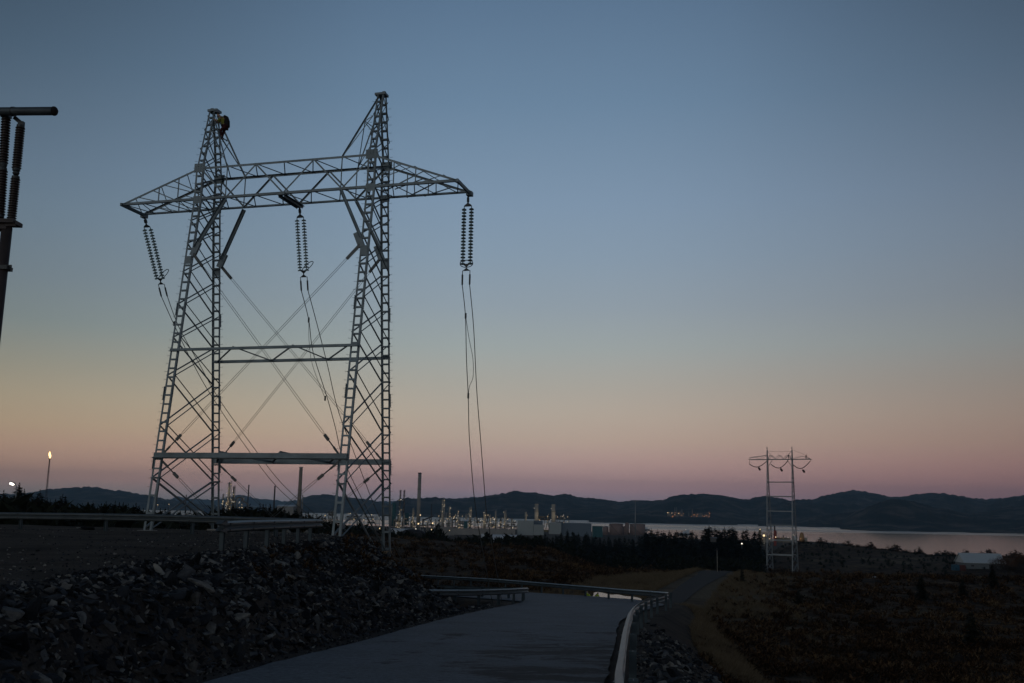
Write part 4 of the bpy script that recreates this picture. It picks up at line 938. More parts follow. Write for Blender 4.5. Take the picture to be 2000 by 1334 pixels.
def broad(seed, n=1500, leafm=None):
    """bare or thin-leaved bush / small tree, unit high"""
    r = random.Random(seed); c = MB(); tr = MB(); tips = []
    def grow(p, d, L, rad, dep):
        q = p+d*L; tr.tube([p, p.lerp(q, .5)+Vector((r.gauss(0, .01), r.gauss(0, .01), 0)), q], [rad, rad*.8, rad*.6], 5)
        tips.append((q, d, dep))
        if dep < 4:
            for k in range(3): grow(q, (d+Vector((r.gauss(0, .55), r.gauss(0, .55), r.uniform(-.1, .35)))).normalized(), L*r.uniform(.6, .85), rad*.6, dep+1)
    for k in range(r.choice([2, 3])): grow(Vector((r.gauss(0, .02), r.gauss(0, .02), -.02)), Vector((r.gauss(0, .3), r.gauss(0, .3), 1)).normalized(), r.uniform(.22, .3), .018, 0)
    deep = [t for t in tips if t[2] > 1]
    for i in range(n):
        q, d, _ = r.choice(deep); p = q+Vector((r.gauss(0, .055), r.gauss(0, .055), r.gauss(0, .05)))
        if r.random() < .5:
            e = Vector((r.gauss(0, 1), r.gauss(0, 1), r.gauss(.4, 1))).normalized()*r.uniform(.02, .05); s = e.cross(Vector((r.random(), r.random(), r.random()))).normalized()*.008
        else:
            e = Vector((r.gauss(0, 1), r.gauss(0, 1), r.gauss(.7, .6))).normalized()*r.uniform(.05, .11); s = e.cross(Vector((r.random(), r.random(), r.random()))).normalized()*.0028
        c.add([p-s, p+s, p+e], [(0, 1, 2)])
    return c, tr
def combine(c, tr):
    m = MB(); m.add(c.v, c.f); m.cur = 1; m.add(tr.v, tr.f); return m
CON = [conifer(31+i, wd=w_, n=n_) for i, (w_, n_) in enumerate([(.24, 15), (.30, 13), (.20, 17), (.36, 12), (.26, 14)])]
CONF = [conifer(71+i, wd=w_, n=10, per=11, dens=5, lf=1.35) for i, w_ in enumerate([.26, .34, .22, .40])]
def mesh_of(mb, name, mats_):
    o = mb.build(name, mats_); me = o.data; bpy.data.objects.remove(o); return me
CCR = [mesh_of(c, 'crown', foliage) for c, _ in CON]; CTR = [mesh_of(tr, 'trunk', bark) for _, tr in CON]
CFAR = [mesh_of(combine(*q), 'conifer_tree', [foliage, bark]) for q in CONF]
BR = [broad(11+i, 1500) for i in range(5)]
BCR = [mesh_of(c, 'crown', twigs) for c, _ in BR]; BTR = [mesh_of(tr, 'trunk', bark) for _, tr in BR]
BFAR = [mesh_of(combine(*q), 'bare_bush', [twigs, bark]) for q in BR]
def blob(seed):
    r = random.Random(seed); m_ = MB()
    for k in range(420):
        a = r.uniform(0, 6.283); R_ = .5*r.random()**.6; z = r.uniform(0, 1)*math.sqrt(max(0, 1-(R_/.52)**2))*(.75+.25*math.sin(3*a+seed)); p = Vector((math.cos(a)*R_, math.sin(a)*R_, z*.9)); e = Vector((r.gauss(0, .09), r.gauss(0, .09), r.uniform(.0, .16))); q = Vector((-math.sin(a), math.cos(a), r.gauss(0, .5)))*.045
        m_.add([p-q, p+q, p+e], [(0, 1, 2)])
    m_.cur = 1; m_.tube([(0, 0, -.05), (0, 0, .5)], [.03, .01], 5); return mesh_of(m_, 'bare_bush', [twigs, bark])
BLB = [blob(i) for i in range(4)]
BRED = mesh_of(combine(*BR[0]), 'bare_bush', [rust_leaf, bark])
def tree_parts(name, crown, trunk, p, h, wd, label, cat, group):
    o = empty(name, p, random.uniform(0, 6), label, cat, group); o.scale = (h*wd, h*wd, h)
    for nm, me in (('crown', crown), ('trunk', trunk)):
        q = bpy.data.objects.new(nm, me); COL.objects.link(q); q.parent = o
    return o
def tree_one(me, p, h, wd, label, cat, group, name=None):
    o = bpy.data.objects.new(name or me.name.split('.')[0], me); COL.objects.link(o); o.location = p; o.rotation_euler = (0, 0, random.uniform(0, 6)); o.scale = (h*wd, h*wd, h); return tag(o, label, cat, group)
def zone(px):
    for lim, nm in ((30, 'left of the street lamp'), (90, 'between the street lamp and the flare stack'), (200, 'right of the flare stack'), (290, 'left of the big tower'), (425, 'seen through the left mast'), (490, 'below the lit process tower'), (590, 'between the thin dark stacks'), (700, 'beside the right mast'),
                    (840, 'below the tall grey chimney'), (930, 'below the refinery lamps'), (1010, 'beside the white tent roofs'), (1100, 'below the pale hall'), (1170, 'below the blue grey hall'), (1240, 'below the storage tanks'), (1330, 'right of the thin mast'), (1400, 'left of the small hut'), (1445, 'above the small hut'), (1700, 'beside the far tower'), (1800, 'right of the far tower'), (1885, 'left of the barn'), (9999, 'above the barn')):
        if px < lim: return nm
def hz(h): return 'tall' if h > 9 else ('low' if h < 5 else 'mid-sized')
def skyline(tab, x): return float(np.interp(x, [q[0] for q in tab], [q[1] for q in tab]))
LT = [(-120, 950), (-40, 965), (0, 958), (10, 968), (30, 964), (38, 944), (48, 958), (60, 966), (80, 957), (90, 972), (110, 973), (124, 964), (140, 985), (180, 978), (215, 977), (240, 980), (265, 981), (290, 994), (330, 990), (400, 1000), (440, 985), (480, 984), (520, 984), (560, 991), (590, 996), (625, 1003), (680, 1008)]
px = -110
while px < 660:
    d = random.uniform(95, 190) if px < 300 else random.uniform(85, 170); py = skyline(LT, px)+abs(random.gauss(0, 5))-1
    top = at(px, py, d); g = gz(top.x, top.y); h = top.z-g
    lab = 'dark conifer in the tree belt behind the long dark guard rail' if px < 300 else 'dark bushy conifer standing behind the tower feet'
    grp = 'conifers of the left tree belt' if px < 300 else 'conifers behind the tower feet'
    k = random.randrange(5)
    lab = f'{hz(h)} dark belt conifer {zone(px)}'
    if h > 1.2: tree_parts('conifer_tree', CCR[k], CTR[k], (top.x, top.y, g), h, random.uniform(1.0, 1.5)*(8/h)**.5, lab, 'tree', grp)
    px += random.uniform(5, 11)
for px, py, d in ((38, 943, 140), (8, 957, 120), (79, 956, 150), (123, 964, 135), (48, 955, 138)):
    top = at(px, py, d); g = gz(top.x, top.y); k = px % 5
    tree_parts('conifer_tree', CCR[k], CTR[k], (top.x, top.y, g), top.z-g, 1.15, f'prominent {hz(top.z-g)} belt conifer {zone(px)}', 'tree', 'conifers of the left tree belt')
# second row, hides the ground between the stems
for px in range(-60, 640, 16):
    d = random.uniform(72, 92); x = at(px, 1000, d).x; g = gz(x, d)
    py = max(skyline(LT, px)+14, 986)+random.uniform(0, 10); h = at(px, py, d).z-g
    k = random.randrange(5); tree_one(CFAR[k % 4], (x, d, g), max(h, 1), 1.5, f'dark front row conifer {zone(px)}', 'tree', 'low conifers in front of the left tree belt')
# wood in front of the refinery and down to the fjord
MT = [(640, 1040), (700, 1046), (770, 1050), (835, 1052), (845, 1040), (856, 1030), (866, 1042), (880, 1048), (930, 1050), (965, 1046), (1010, 1048), (1060, 1043), (1110, 1040), (1150, 1043), (1200, 1047), (1240, 1047), (1262, 1038), (1300, 1036), (1330, 1038), (1370, 1040), (1400, 1042), (1440, 1044), (1480, 1048), (1520, 1054)]
n_ = 0
for i in range(105):
    px = 770+(i+random.random())*(1480-770)/105; d = random.uniform(480, 720); py = skyline(MT, px)+random.gauss(2, 3.2)
    top = at(px, py, d); g = gz(top.x, top.y); h = top.z-g
    if h < 2: d = random.uniform(330, 430); top = at(px, py, d); g = gz(top.x, top.y); h = top.z-g
    if h < 2: continue
    h = min(h, 14)
    tree_one(CFAR[random.randrange(4)], (top.x, top.y, top.z-h), h, random.uniform(.9, 1.3), f'{hz(h*.8)} dark conifer of the distant wood {zone(px)}', 'tree', 'conifers in the wood below the refinery')
SPIKES = [(856, 1019, 400, 1.5), (1000, 1040, 600, 1.2), (1096, 1037, 560, 1), (1108, 1033, 560, 1), (1118, 1036, 560, 1), (1145, 1038, 560, 1.1), (1262, 1035, 560, 1.3), (1272, 1030, 560, 1.2), (1284, 1033, 560, 1.3), (1296, 1036, 560, 1.3), (1308, 1035, 560, 1.3), (1322, 1035, 560, 1.4),
          (1378, 1028, 520, 1.5), (1386, 1025, 520, 1.5), (1395, 1028, 520, 1.4), (1404, 1031, 520, 1.2), (1414, 1029, 520, 1.4), (1424, 1028, 520, 1.3), (1431, 1026, 520, 1.4), (1436, 1031, 520, 1.3), (1451, 1032, 520, .9), (1459, 1030, 520, 1), (1474, 1035, 530, 1.1), (1481, 1036, 530, 1.1)]
for px, py, d, wd in SPIKES:
    top = at(px, py, d); g = gz(top.x, top.y); h = top.z-g
    tree_one(CFAR[px % 4], (top.x, top.y, g), h, wd, f'{hz(h)} pointed conifer against the fjord {zone(px)}', 'tree', 'tall conifers standing out against the fjord')
# bare bushes along the right crest, against the water
for i in range(90):
    px = 1560+i*5.2+random.uniform(-3, 3); base = float(np.interp(px, [1600, 1700, 1800, 1900, 2000, 2060], [1060, 1067, 1072, 1077, 1084, 1086]))
    d = random.uniform(585, 640); hp = random.choice([4, 5, 6, 8, 10]) if i % 9 else 15
    a = at(px, base-hp, d); g = gz(a.x, a.y); h = hp*d/F*1.15; tree_one(BLB[i % 4], (a.x, a.y, g-.3), h, random.uniform(1.1, 2.4), f'{hz(h*2.2)} bare bush on the fjord crest {zone(px)}', 'bush', 'bushes on the right crest')
# bushes round the barn
for i, (px, py, d, wd) in enumerate(((1968, 1078, 395, 1.4), (1985, 1074, 400, 1.6), (2005, 1076, 400, 1.5), (1950, 1092, 385, 1.2), (1976, 1095, 380, 1.5), (1995, 1098, 380, 1.5), (1862, 1098, 420, 1.2))):
    a = at(px, py, d); g = gz(a.x, a.y); tree_one(BRED if i < 3 else BFAR[i % 5], (a.x, a.y, g), a.z-g, wd, ('left', 'middle', 'right')[i if i < 3 else 0]+' one of three rusty leaved bushes beside the white roofed barn' if i < 3 else 'dark bare bush close to the white roofed barn', 'bush', 'rusty bushes by the barn' if i < 3 else 'bare bushes by the barn')
# bare birch on the heath, right foreground
def birch(px, py0, py1, label, seed):
    p = ground_at(px, py0); t_ = at(px, py1, p.y); h = t_.z-p.z; c, tr = broad(seed, 420)
    o = empty('birch_sapling', p, 0, label, 'tree'); o.scale = (h*.75, h*.75, h)
    c.build('crown', twigs, o); tr.build('trunk', mat('birch_bark', (.10, .09, .08), .8), o)
birch(1727, 1215, 1160, 'slender bare birch sapling alone on the dark heath', 5); birch(1692, 1250, 1228, 'short bare sapling left of the slender birch on the heath', 8)
for k, (px, py0, py1) in enumerate(((1800, 1175, 1120), (1560, 1180, 1150), (1450, 1140, 1110), (1640, 1140, 1120), (1880, 1170, 1128), (1900, 1260, 1190), (1940, 1150, 1100))):
    p = ground_at(px, py0); t_ = at(px, py1, p.y); tree_one(CFAR[k % 4], p, t_.z-p.z, 1.2, 'lone young conifer on the dark heath right of the far road', 'tree', 'lone conifers on the right heath')

# ------------------------------------------------------------------ heather, tussocks and grass
tuft = []
for i in range(5):
    r = random.Random(300+i); m_ = MB()
    for k in range(34):
        a = r.uniform(0, 6.283); R_ = r.uniform(0, .5); p = Vector((math.cos(a)*R_, math.sin(a)*R_, r.uniform(0, .3)*(1-R_)*2)); e = Vector((math.cos(a)*.3*R_+r.gauss(0, .12), math.sin(a)*.3*R_+r.gauss(0, .12), r.uniform(.15, .42)*(1-.6*R_))); s = Vector((-math.sin(a), math.cos(a), 0))*.055
        m_.add([p-s, p+s, p+e], [(0, 1, 2)])
    tuft.append((np.array(m_.v), m_.f))
gtuft = []
for i in range(5):
    r = random.Random(400+i); m_ = MB()
    for k in range(26):
        a = r.uniform(0, 6.283); R_ = r.uniform(0, .25); p = Vector((math.cos(a)*R_, math.sin(a)*R_, -.05)); e = Vector((r.gauss(0, .22), r.gauss(0, .22), r.uniform(.5, 1.0))); s = Vector((-math.sin(a), math.cos(a), 0))*.018
        m_.add([p-s, p+s, p+e*.6+Vector((0, 0, .05)), p+e], [(0, 1, 2), (0, 2, 3)])
    gtuft.append((np.array(m_.v), m_.f))
it = []; ig = []
P_ = []
for _ in range(17000):
    a = random.uniform(-.02, .60) if random.random() < .75 else random.uniform(-.25, .1); D = math.exp(random.uniform(math.log(9), math.log(420))); P_.append((D*math.sin(a), D*math.cos(a)))
P_ = np.array(P_); zz = gheight(P_[:, 0], P_[:, 1]); r1, t1 = seg_dist(P_[:, 0], P_[:, 1], ROAD); h1 = np.interp(t1, range(len(ROAD)), [p[2] for p in ROAD]); r2 = seg_dist(P_[:, 0], P_[:, 1], [p[:2] for p in R2])[0]; sw = seg_dist(P_[:, 0], P_[:, 1], [(p.x, p.y) for p in SW])[0]
ipd = inside(P_[:, 0], P_[:, 1], PAD); pond = np.hypot((P_[:, 0]-POND[0])/4.2, (P_[:, 1]-POND[1])/9.5)
for (x, y), z, a, b, c, sw_, q, pd_ in zip(P_, zz, r1, h1, r2, sw, ipd, pond):
    D = math.hypot(x, y)
    if q or a < b+2.6 or c < 4 or z < -53 or pd_ < 1.1: continue
    grass = (c < 9 and y > 55) or (sw_ < 1.0 and y < 80) or random.random() < .06
    bank = c < 15 and y > 62 and x < np.interp(y, [p[1] for p in R2], [p[0] for p in R2])
    if bank: grass = True
    elif grass and random.random() < .4: grass = False
    s = (.35+.006*D)*random.uniform(.6, 1.4)*(1 if D > 40 else .8)
    e = rot(0, 0, random.random()*6)
    if grass: ig.append((x, y, z, np.array([1, 1, .75])*s*.8, e, random.randrange(5)))
    else: it.append((x, y, z-.02, np.array([1.3, 1.3, .65])*s, e, random.randrange(5)))
for _ in range(14000):      # dense dry grass: the swathe behind the rail and the verges of the far road
    if random.random() < .3:
        k = random.randrange(len(SW)-1); p = SW[k].lerp(SW[k+1], random.random()); x = p.x+random.gauss(0, .5); y = p.y+random.gauss(0, 1.2); s = random.uniform(.3, .6)
        if seg_dist(np.array([x]), np.array([y]), ROAD)[0][0] < 6: continue
    else:
        k = random.randrange(len(R2)-1); u_ = random.random(); x = lerp(R2[k][0], R2[k+1][0], u_)+random.gauss(-3.5, 6); y = lerp(R2[k][1], R2[k+1][1], u_)+random.gauss(0, 4); s = random.uniform(.5, 1.0)*(.6+y*.003)
        if seg_dist(np.array([x]), np.array([y]), [p[:2] for p in R2])[0][0] < 3.4 or y < 62 or math.hypot((x-POND[0])/4.4, (y-POND[1])/10) < 1 or seg_dist(np.array([x]), np.array([y]), ROAD)[0][0] < 8: continue
    ig.append((x, y, gz(x, y), np.array([1, 1, .75])*s, rot(0, 0, random.random()*6), random.randrange(5)))
merged('heather', it, tuft, heather); merged('dry_grass', ig, gtuft, grassm)

# ------------------------------------------------------------------ people by the pond, marker pole, masts, lamps
def crouch(px, py, d, label, flip=1, s=1.0):
    p = at(px, py, d); p.z = gz(p.x, p.y)+.0; J = lambda x, y, z: p+Vector((x*flip*s, y*s, z*s))
    j = dict(pelvis=J(.1, 0, .38), chest=J(-.12, 0, .72), neck=J(-.2, 0, .9), head=J(-.24, 0, 1.02), shl=J(-.14, -.2, .8), shr=J(-.14, .2, .8), ell=J(-.32, -.24, .58), elr=J(-.32, .22, .58), hal=J(-.45, -.12, .4), har=J(-.45, .12, .4),
             hil=J(.1, -.1, .38), hir=J(.1, .1, .38), knl=J(-.26, -.16, .5), knr=J(-.24, .16, .5), anl=J(-.08, -.16, .07), anr=J(-.06, .16, .07), tol=J(-.26, -.16, .04), tor=J(-.24, .16, .04))
    R_ = dict(RAD); person(j, EDG, R_, [('jacket', JK, 1.25, hivis), ('trousers', TR, 1.15, hivis)], label, helm=helmet)
crouch(1150, 1165, 97, 'worker in bright green jacket crouching by the pond, seen under the guard rail, left one'); crouch(1164, 1165, 98, 'worker in bright green clothes crouching right of the other by the pond', -1, .9)
def mast(name, px, y0, y1, d, r, m, label, cat, bands=None):
    p = at(px, y0, d); q = at(px+(0), y1, d); o = empty(name, p, 0, label, cat); h = q.z-p.z; mb = MB(); mb.tube([(0, 0, -1), (0, 0, h)], [r, r*.7], 8); mb.build('pole', m, o, True); return o, h
o, h = mast('marker_pole', 1401, 1110, 1071, 172, .06, pale_steel, 'thin pale marker pole on the crest left of the far road', 'pole')
mb = MB(); mb.box((0, 0, h-.2), (.16, .16, .3)); mb.build('pole_top', stackdark, o)
o, h = mast('radio_mast', 1241, 1046, 978, 700, .35, steel_far, 'tall thin grey mast standing in front of the storage tanks', 'mast')
mb = MB(); mb.bar((-1.5, 0, h-.2), (2.2, 0, h-.2), .35, .3); mb.build('crossbar', steel_far, o)
for px, y0, y1, d, lab in ((1486, 1075, 1059, 430, 'dim post lamp on the dark slope left of the far tower'), (1604, 1064, 1053, 640, 'left of the two thin lamp posts on the right crest'), (1636, 1068, 1057, 640, 'right of the two thin lamp posts on the right crest')):
    o, h = mast('street_lamp', px if px > 1500 else 1449, y0 if px > 1500 else 1068, y1 if px > 1500 else 1062, d, .1, steel_far, lab if px > 1500 else 'small lit lamp low on the dark slope left of the far tower', 'street lamp')
    mb = MB(); mb.tube([(0, 0, h-.2), (0, 0, h), (0, 0, h+.35)], [.25, .35, .1], 8); mb.build('lamp_head', canvas if px > 1500 else lamp_white, o)
# lit street lamp, far left
b0 = at(20, 1040, 128); b1 = at(33, 948, 128); g = gz(b1.x, 128); o = empty('street_lamp', (b1.x, 128, g), 0, 'lit street lamp with a curved arm rising above the left tree belt', 'street lamp'); h = b1.z-g
mb = MB(); mb.tube([(0, 0, -.2), (0, 0, h-.3), (-.1, 0, h), (-.5, 0, h+.18)], [.10, .07, .05, .05], 8); mb.build('pole', steel_far, o, True)
mb = MB(); mb.tube([(-.2, 0, h+.15), (-.35, 0, h+.22), (-.9, 0, h+.36), (-1.0, 0, h+.34)], [.04, .14, .16, .03], 8); mb.build('lamp_head', steel_far, o, True)
mb = MB(); mb.tube([(-.3, -.05, h+.12), (-.45, -.05, h+.13), (-.85, -.05, h+.26), (-.95, -.05, h+.28)], [.03, .17, .17, .03], 8); mb.build('lamp_glass', street_m, o, True)
# distant wood floor: too many small trees to count
FS = []
for i in range(5):
    r = random.Random(700+i); m_ = MB()
    for k in range(60):
        a = r.uniform(0, 6.283); R_ = r.uniform(0, .5); z = r.uniform(.05, .9)*(1-R_*.9); p = Vector((math.cos(a)*R_, math.sin(a)*R_, z)); e = Vector((r.gauss(0, .14), r.gauss(0, .14), r.uniform(.02, .28))); q = Vector((-math.sin(a), math.cos(a), r.gauss(0, .4)))*.09
        m_.add([p-q, p+q, p+e], [(0, 1, 2)])
    FS.append((np.array(m_.v), m_.f))
it = []
for _ in range(5200):
    a = random.uniform(-.55, .55); D = random.uniform(330, 1150) if a < .25 else random.uniform(430, 1000); x, y = D*math.sin(a), D*math.cos(a)
    it.append((x, y, random.uniform(3.0, 7.5) if a < .25 else random.uniform(1.0, 2.4)))
for _ in range(3000):
    a = random.uniform(-.58, -.19); D = random.uniform(72, 300); x, y = D*math.sin(a), D*math.cos(a); px_ = 1000+x/y*F*1.0; top_ = at(px_, skyline(LT, px_)+random.uniform(6, 30), y).z; it.append((x, y, min(12, max(2.0, (top_-float(_gh(np.array([x]), np.array([y]), False)[0]))/.85))))
A_ = np.array(it); zz = gheight(A_[:, 0], A_[:, 1]); nzz = vnoise(A_[:, 0], A_[:, 1], 60, 15); r2_ = seg_dist(A_[:, 0], A_[:, 1], [p[:2] for p in R2])[0]; pdd = inside(A_[:, 0], A_[:, 1], PAD); dpd = seg_dist(A_[:, 0], A_[:, 1], PAD+[PAD[0]])[0]
its = [(x, y, z-.1, np.array([h*.95, h*.95, h*.8]), rot(0, 0, random.random()*6), random.randrange(5)) for (x, y, h), z, n__, r_, q, dq in zip(it, zz, nzz, r2_, pdd, dpd) if z > -54 and n__ > -.36 and r_ > 14 and not q and dq > 9]
merged('woodland', its, FS, foliage)

# ------------------------------------------------------------------ flare stack
p = at(91, 978, 1500); q = at(97, 897, 1500); base = at(91, 986, 1500); H = q.z-base.z
fl = empty('flare_stack', (q.x, 1500, base.z), 0, 'thin lattice flare stack with a burning flame at its top, far left', 'flare stack')
mb = MB()
for k in range(3):
    a = k*2.094; mb.bar((2.0*math.cos(a), 2.0*math.sin(a), -5), (.8*math.cos(a), .8*math.sin(a), H), .28, .28)
for i in range(16):
    z0 = H*i/16; z1 = H*(i+1)/16; r0 = lerp(2, .8, i/16); r1 = lerp(2, .8, (i+1)/16)
    for k in range(3): a = k*2.094; b = (k+1)*2.094; mb.bar((r0*math.cos(a), r0*math.sin(a), z0), (r1*math.cos(b), r1*math.sin(b), z1), .16, .16)
mb.tube([(0, 0, -5), (0, 0, H+1)], .45, 8); mb.tube([(0, 0, H), (0, 0, H+1.5)], 1.3, 10); mb.build('lattice', stackdark, fl)
mb = MB(); mb.tube([(0, 0, H+1.4), (.3, 0, H+3.5), (-.3, 0, H+6), (-.9, 0, H+8.5), (-1.0, 0, H+10.5), (-.7, 0, H+11.6)], [.6, 1.4, 1.7, 1.3, .8, .15], 10); mb.build('flame', flame_m, fl, True)

# ------------------------------------------------------------------ refinery
def G(px, d, sink=0):
    x = ray(px, 1000).x/ray(px, 1000).y*d; return Vector((x, d, gz(x, d)-sink))
LAMP = {}
def lamp_mesh(kind, r):
    k = (kind, r)
    if k not in LAMP:
        bmh = bmesh.new(); bmesh.ops.create_icosphere(bmh, subdivisions=1, radius=r); me = bpy.data.meshes.new('lamp'); bmh.to_mesh(me); bmh.free(); me.materials.append({'w': lamp_warm, 'c': lamp_white, 'o': lamp_orange}[kind]); LAMP[k] = me
    return LAMP[k]
def lamp(parent, loc, kind='w', r=.55):
    if r < 1: r = round(r*.62, 2)
    o = bpy.data.objects.new('lamp', lamp_mesh(kind, r)); COL.objects.link(o); o.parent = parent; o.location = loc; return o
def plight(parent, loc, e, col=(1, .8, .5)):
    l = bpy.data.lights.new('lamp_light', 'POINT'); l.energy = e*.08; l.color = col; l.shadow_soft_size = 1.2; o = bpy.data.objects.new('lamp_light', l); COL.objects.link(o); o.parent = parent; o.location = loc
def stack(px, ptop, d, w_px, m, name, label, cat, taper=.85, top_px=None, base=None, bands=(), capm=None, nlamp=0, pbase=None):
    g = G(px, d, 1); tp = at(top_px or px, ptop, d)
    if pbase: g.z = at(px, pbase, d).z
    o = empty(name, (tp.x, d, g.z), 0, label, cat); h = tp.z-g.z; r = w_px*d/F/2
    mb = MB(); mb.tube([(0, 0, 0), (0, 0, h*.5), (0, 0, h)], [r, r*(1+taper)/2, r*taper], 16); mb.build('shaft', m, o, True)
    for b_ in bands: mb = MB(); rb = r*lerp(1, taper, b_); mb.tube([(0, 0, h*b_-.4), (0, 0, h*b_+.4)], rb*1.35, 14); mb.build('gallery', pipe_steel, o)
    if capm: mb = MB(); mb.tube([(0, 0, h-.2), (0, 0, h+1.6)], r*taper*1.12, 14); mb.build('cap', capm, o)
    for i in range(nlamp): a = random.uniform(-2.6, -.5); z = h*(i+.7)/nlamp; lamp(o, (math.cos(a)*r*1.6, math.sin(a)*r*1.6, z), random.choice('wwc'), .5)
    return o, h, r
stack(588, 914, 1500, 8, stackm, 'chimney', 'tall tapering concrete chimney between the masts of the big tower', 'chimney', .82, bands=(.55,), capm=concrete, pbase=1010)
stack(591.5, 966, 1495, 2.4, concrete, 'exhaust_pipe', 'thin pale pipe beside the foot of the concrete chimney', 'pipe', .9, pbase=1008)
stack(818, 925, 1700, 7.5, concrete, 'chimney', 'tall grey chimney with a dark crown right of the big tower', 'chimney', .86, top_px=820, bands=(.72,), capm=stackdark, pbase=1034)
stack(486, 949, 1500, 2.6, stackdark, 'exhaust_stack', 'left of two thin dark stacks seen under the tie beam', 'chimney', .85, capm=stackdark, pbase=998)
stack(537, 951, 1500, 3.2, stackdark, 'exhaust_stack', 'right of two thin dark stacks seen under the tie beam', 'chimney', .85, capm=stackdark, pbase=998)
stack(364, 966, 1500, 2, stackdark, 'exhaust_stack', 'very thin dark stack seen through the left mast', 'chimney', .8, pbase=1002)
stack(843, 984, 1650, 2.2, stackdark, 'exhaust_stack', 'thin leaning black stack right of the grey chimney', 'chimney', .8, pbase=1020)
def process_tower(px, ptop, d, wpx, label, lamps=8, m=pale_steel, frame=True, lit=0, pbase=None, name='process_tower'):
    o, h, r = stack(px, ptop, d, wpx, m, name, label, 'process tower', .8, pbase=pbase)
    mb = MB(); mb.tube([(0, 0, h), (0, 0, h+r*.7)], [r*.8, r*.15], 12); mb.tube([(r*1.5, 0, 0), (r*1.5, 0, h+r*1.2), (r*.2, 0, h+r*1.5)], r*.22, 6); mb.build('overhead_pipe', m, o)
    n = max(2, int(h/7))
    for i in range(1, n+1):
        z = h*i/n*.97; mb = MB(); mb.tube([(0, 0, z-.2), (0, 0, z+.1)], r*1.5, 10)
        for k in range(8): a = k*.785; mb.bar((r*1.5*math.cos(a), r*1.5*math.sin(a), z), (r*1.5*math.cos(a), r*1.5*math.sin(a), z+1.2), .12, .12)
        mb.build('platform', pipe_steel, o)
    for i in range(lamps): a = random.uniform(-2.8, -.3); lamp(o, (math.cos(a)*r*1.75, math.sin(a)*r*1.75, h*random.uniform(.08, 1.02)), random.choice('wwc'), random.choice((.4, .5, .65)))
    if lit: plight(o, (-r*2.5, -r*5, h*.35), lit); plight(o, (r*2, -r*5, h*.75), lit*.7)
    return o
process_tower(448.5, 943, 1500, 5.5, 'tallest lit process tower, seen between the tower legs', 16, lit=9000, pbase=1000)
process_tower(457, 951, 1510, 4, 'lit process tower right beside the tallest one between the tower legs', 14, m=pipe_steel, pbase=1000)
process_tower(436, 966, 1490, 2.5, 'slim dark process tower left of the tallest lit one', 4, m=pipe_steel, pbase=1000)
process_tower(782, 958, 1700, 2.6, 'left of two dark slender towers beside the right mast', 3, m=stackdark, pbase=1028, name='flare_tower'); process_tower(789.5, 958, 1700, 2.6, 'right of two dark slender towers beside the right mast', 3, m=stackdark, pbase=1028, name='flare_tower')
for px, tp, w_, lb, li, lm in ((865, 977, 4.6, 'highest pale process tower with a lamp-lit side, right of the grey chimney', 5000, 9), (878, 990, 2.6, 'slim process tower next to the highest pale one', 0, 5), (894, 998, 2.4, 'lamp-strung slim process tower left of the two pale ones', 0, 7), (918, 992, 4, 'pale process tower in the middle of the refinery lamps', 5000, 5),
                             (946, 1001, 4.4, 'broad pale lamp-lit process tower behind the hanging conductors', 6000, 7), (968, 998, 2.6, 'thin grey process tower right of the hanging conductors', 0, 3), (986, 999, 3.4, 'pale process tower last before the pale hall', 4000, 5), (807, 993, 2.6, 'pale slim process tower left of the grey chimney', 3000, 4), (781, 996, 3, 'lit process tower in front of the two dark slender ones', 5000, 10), (910, 1005, 2, 'short slim process tower left of the middle pale one', 0, 3), (957, 1006, 2, 'short slim process tower between the hanging conductors and the pale hall', 0, 3)):
    process_tower(px, tp, 1650, w_, lb, lm, lit=li, pbase=1036)
for px, tp, w_, lb, e in ((1048, 986, 7.6, 'left of two broad pale stacks standing behind the pale hall', 14000), (1081, 987, 7.6, 'right of two broad pale stacks standing behind the pale hall', 14000), (1027, 1002, 4.2, 'short pale stack left of the two broad ones', 4000)):
    o, h, r = stack(px, tp, 1620, w_, pale_steel, 'exhaust_stack', lb, 'chimney', .9, bands=(.72,), capm=pale_steel, pbase=1030, nlamp=2); plight(o, (r*2.2, -r*4, h*.55), e)
stack(770.5, 984, 1700, 7.5, teal, 'silo', 'dark teal silo just right of the right mast', 'silo', 1, pbase=1028, capm=teal); stack(765.5, 986, 1710, 2.4, concrete, 'exhaust_pipe', 'pale pipe between the right mast and the teal silo', 'pipe', 1, pbase=1028); stack(795, 1002, 1720, 8, teal, 'silo', 'lower teal silo behind the two dark slender towers', 'silo', 1, pbase=1026)
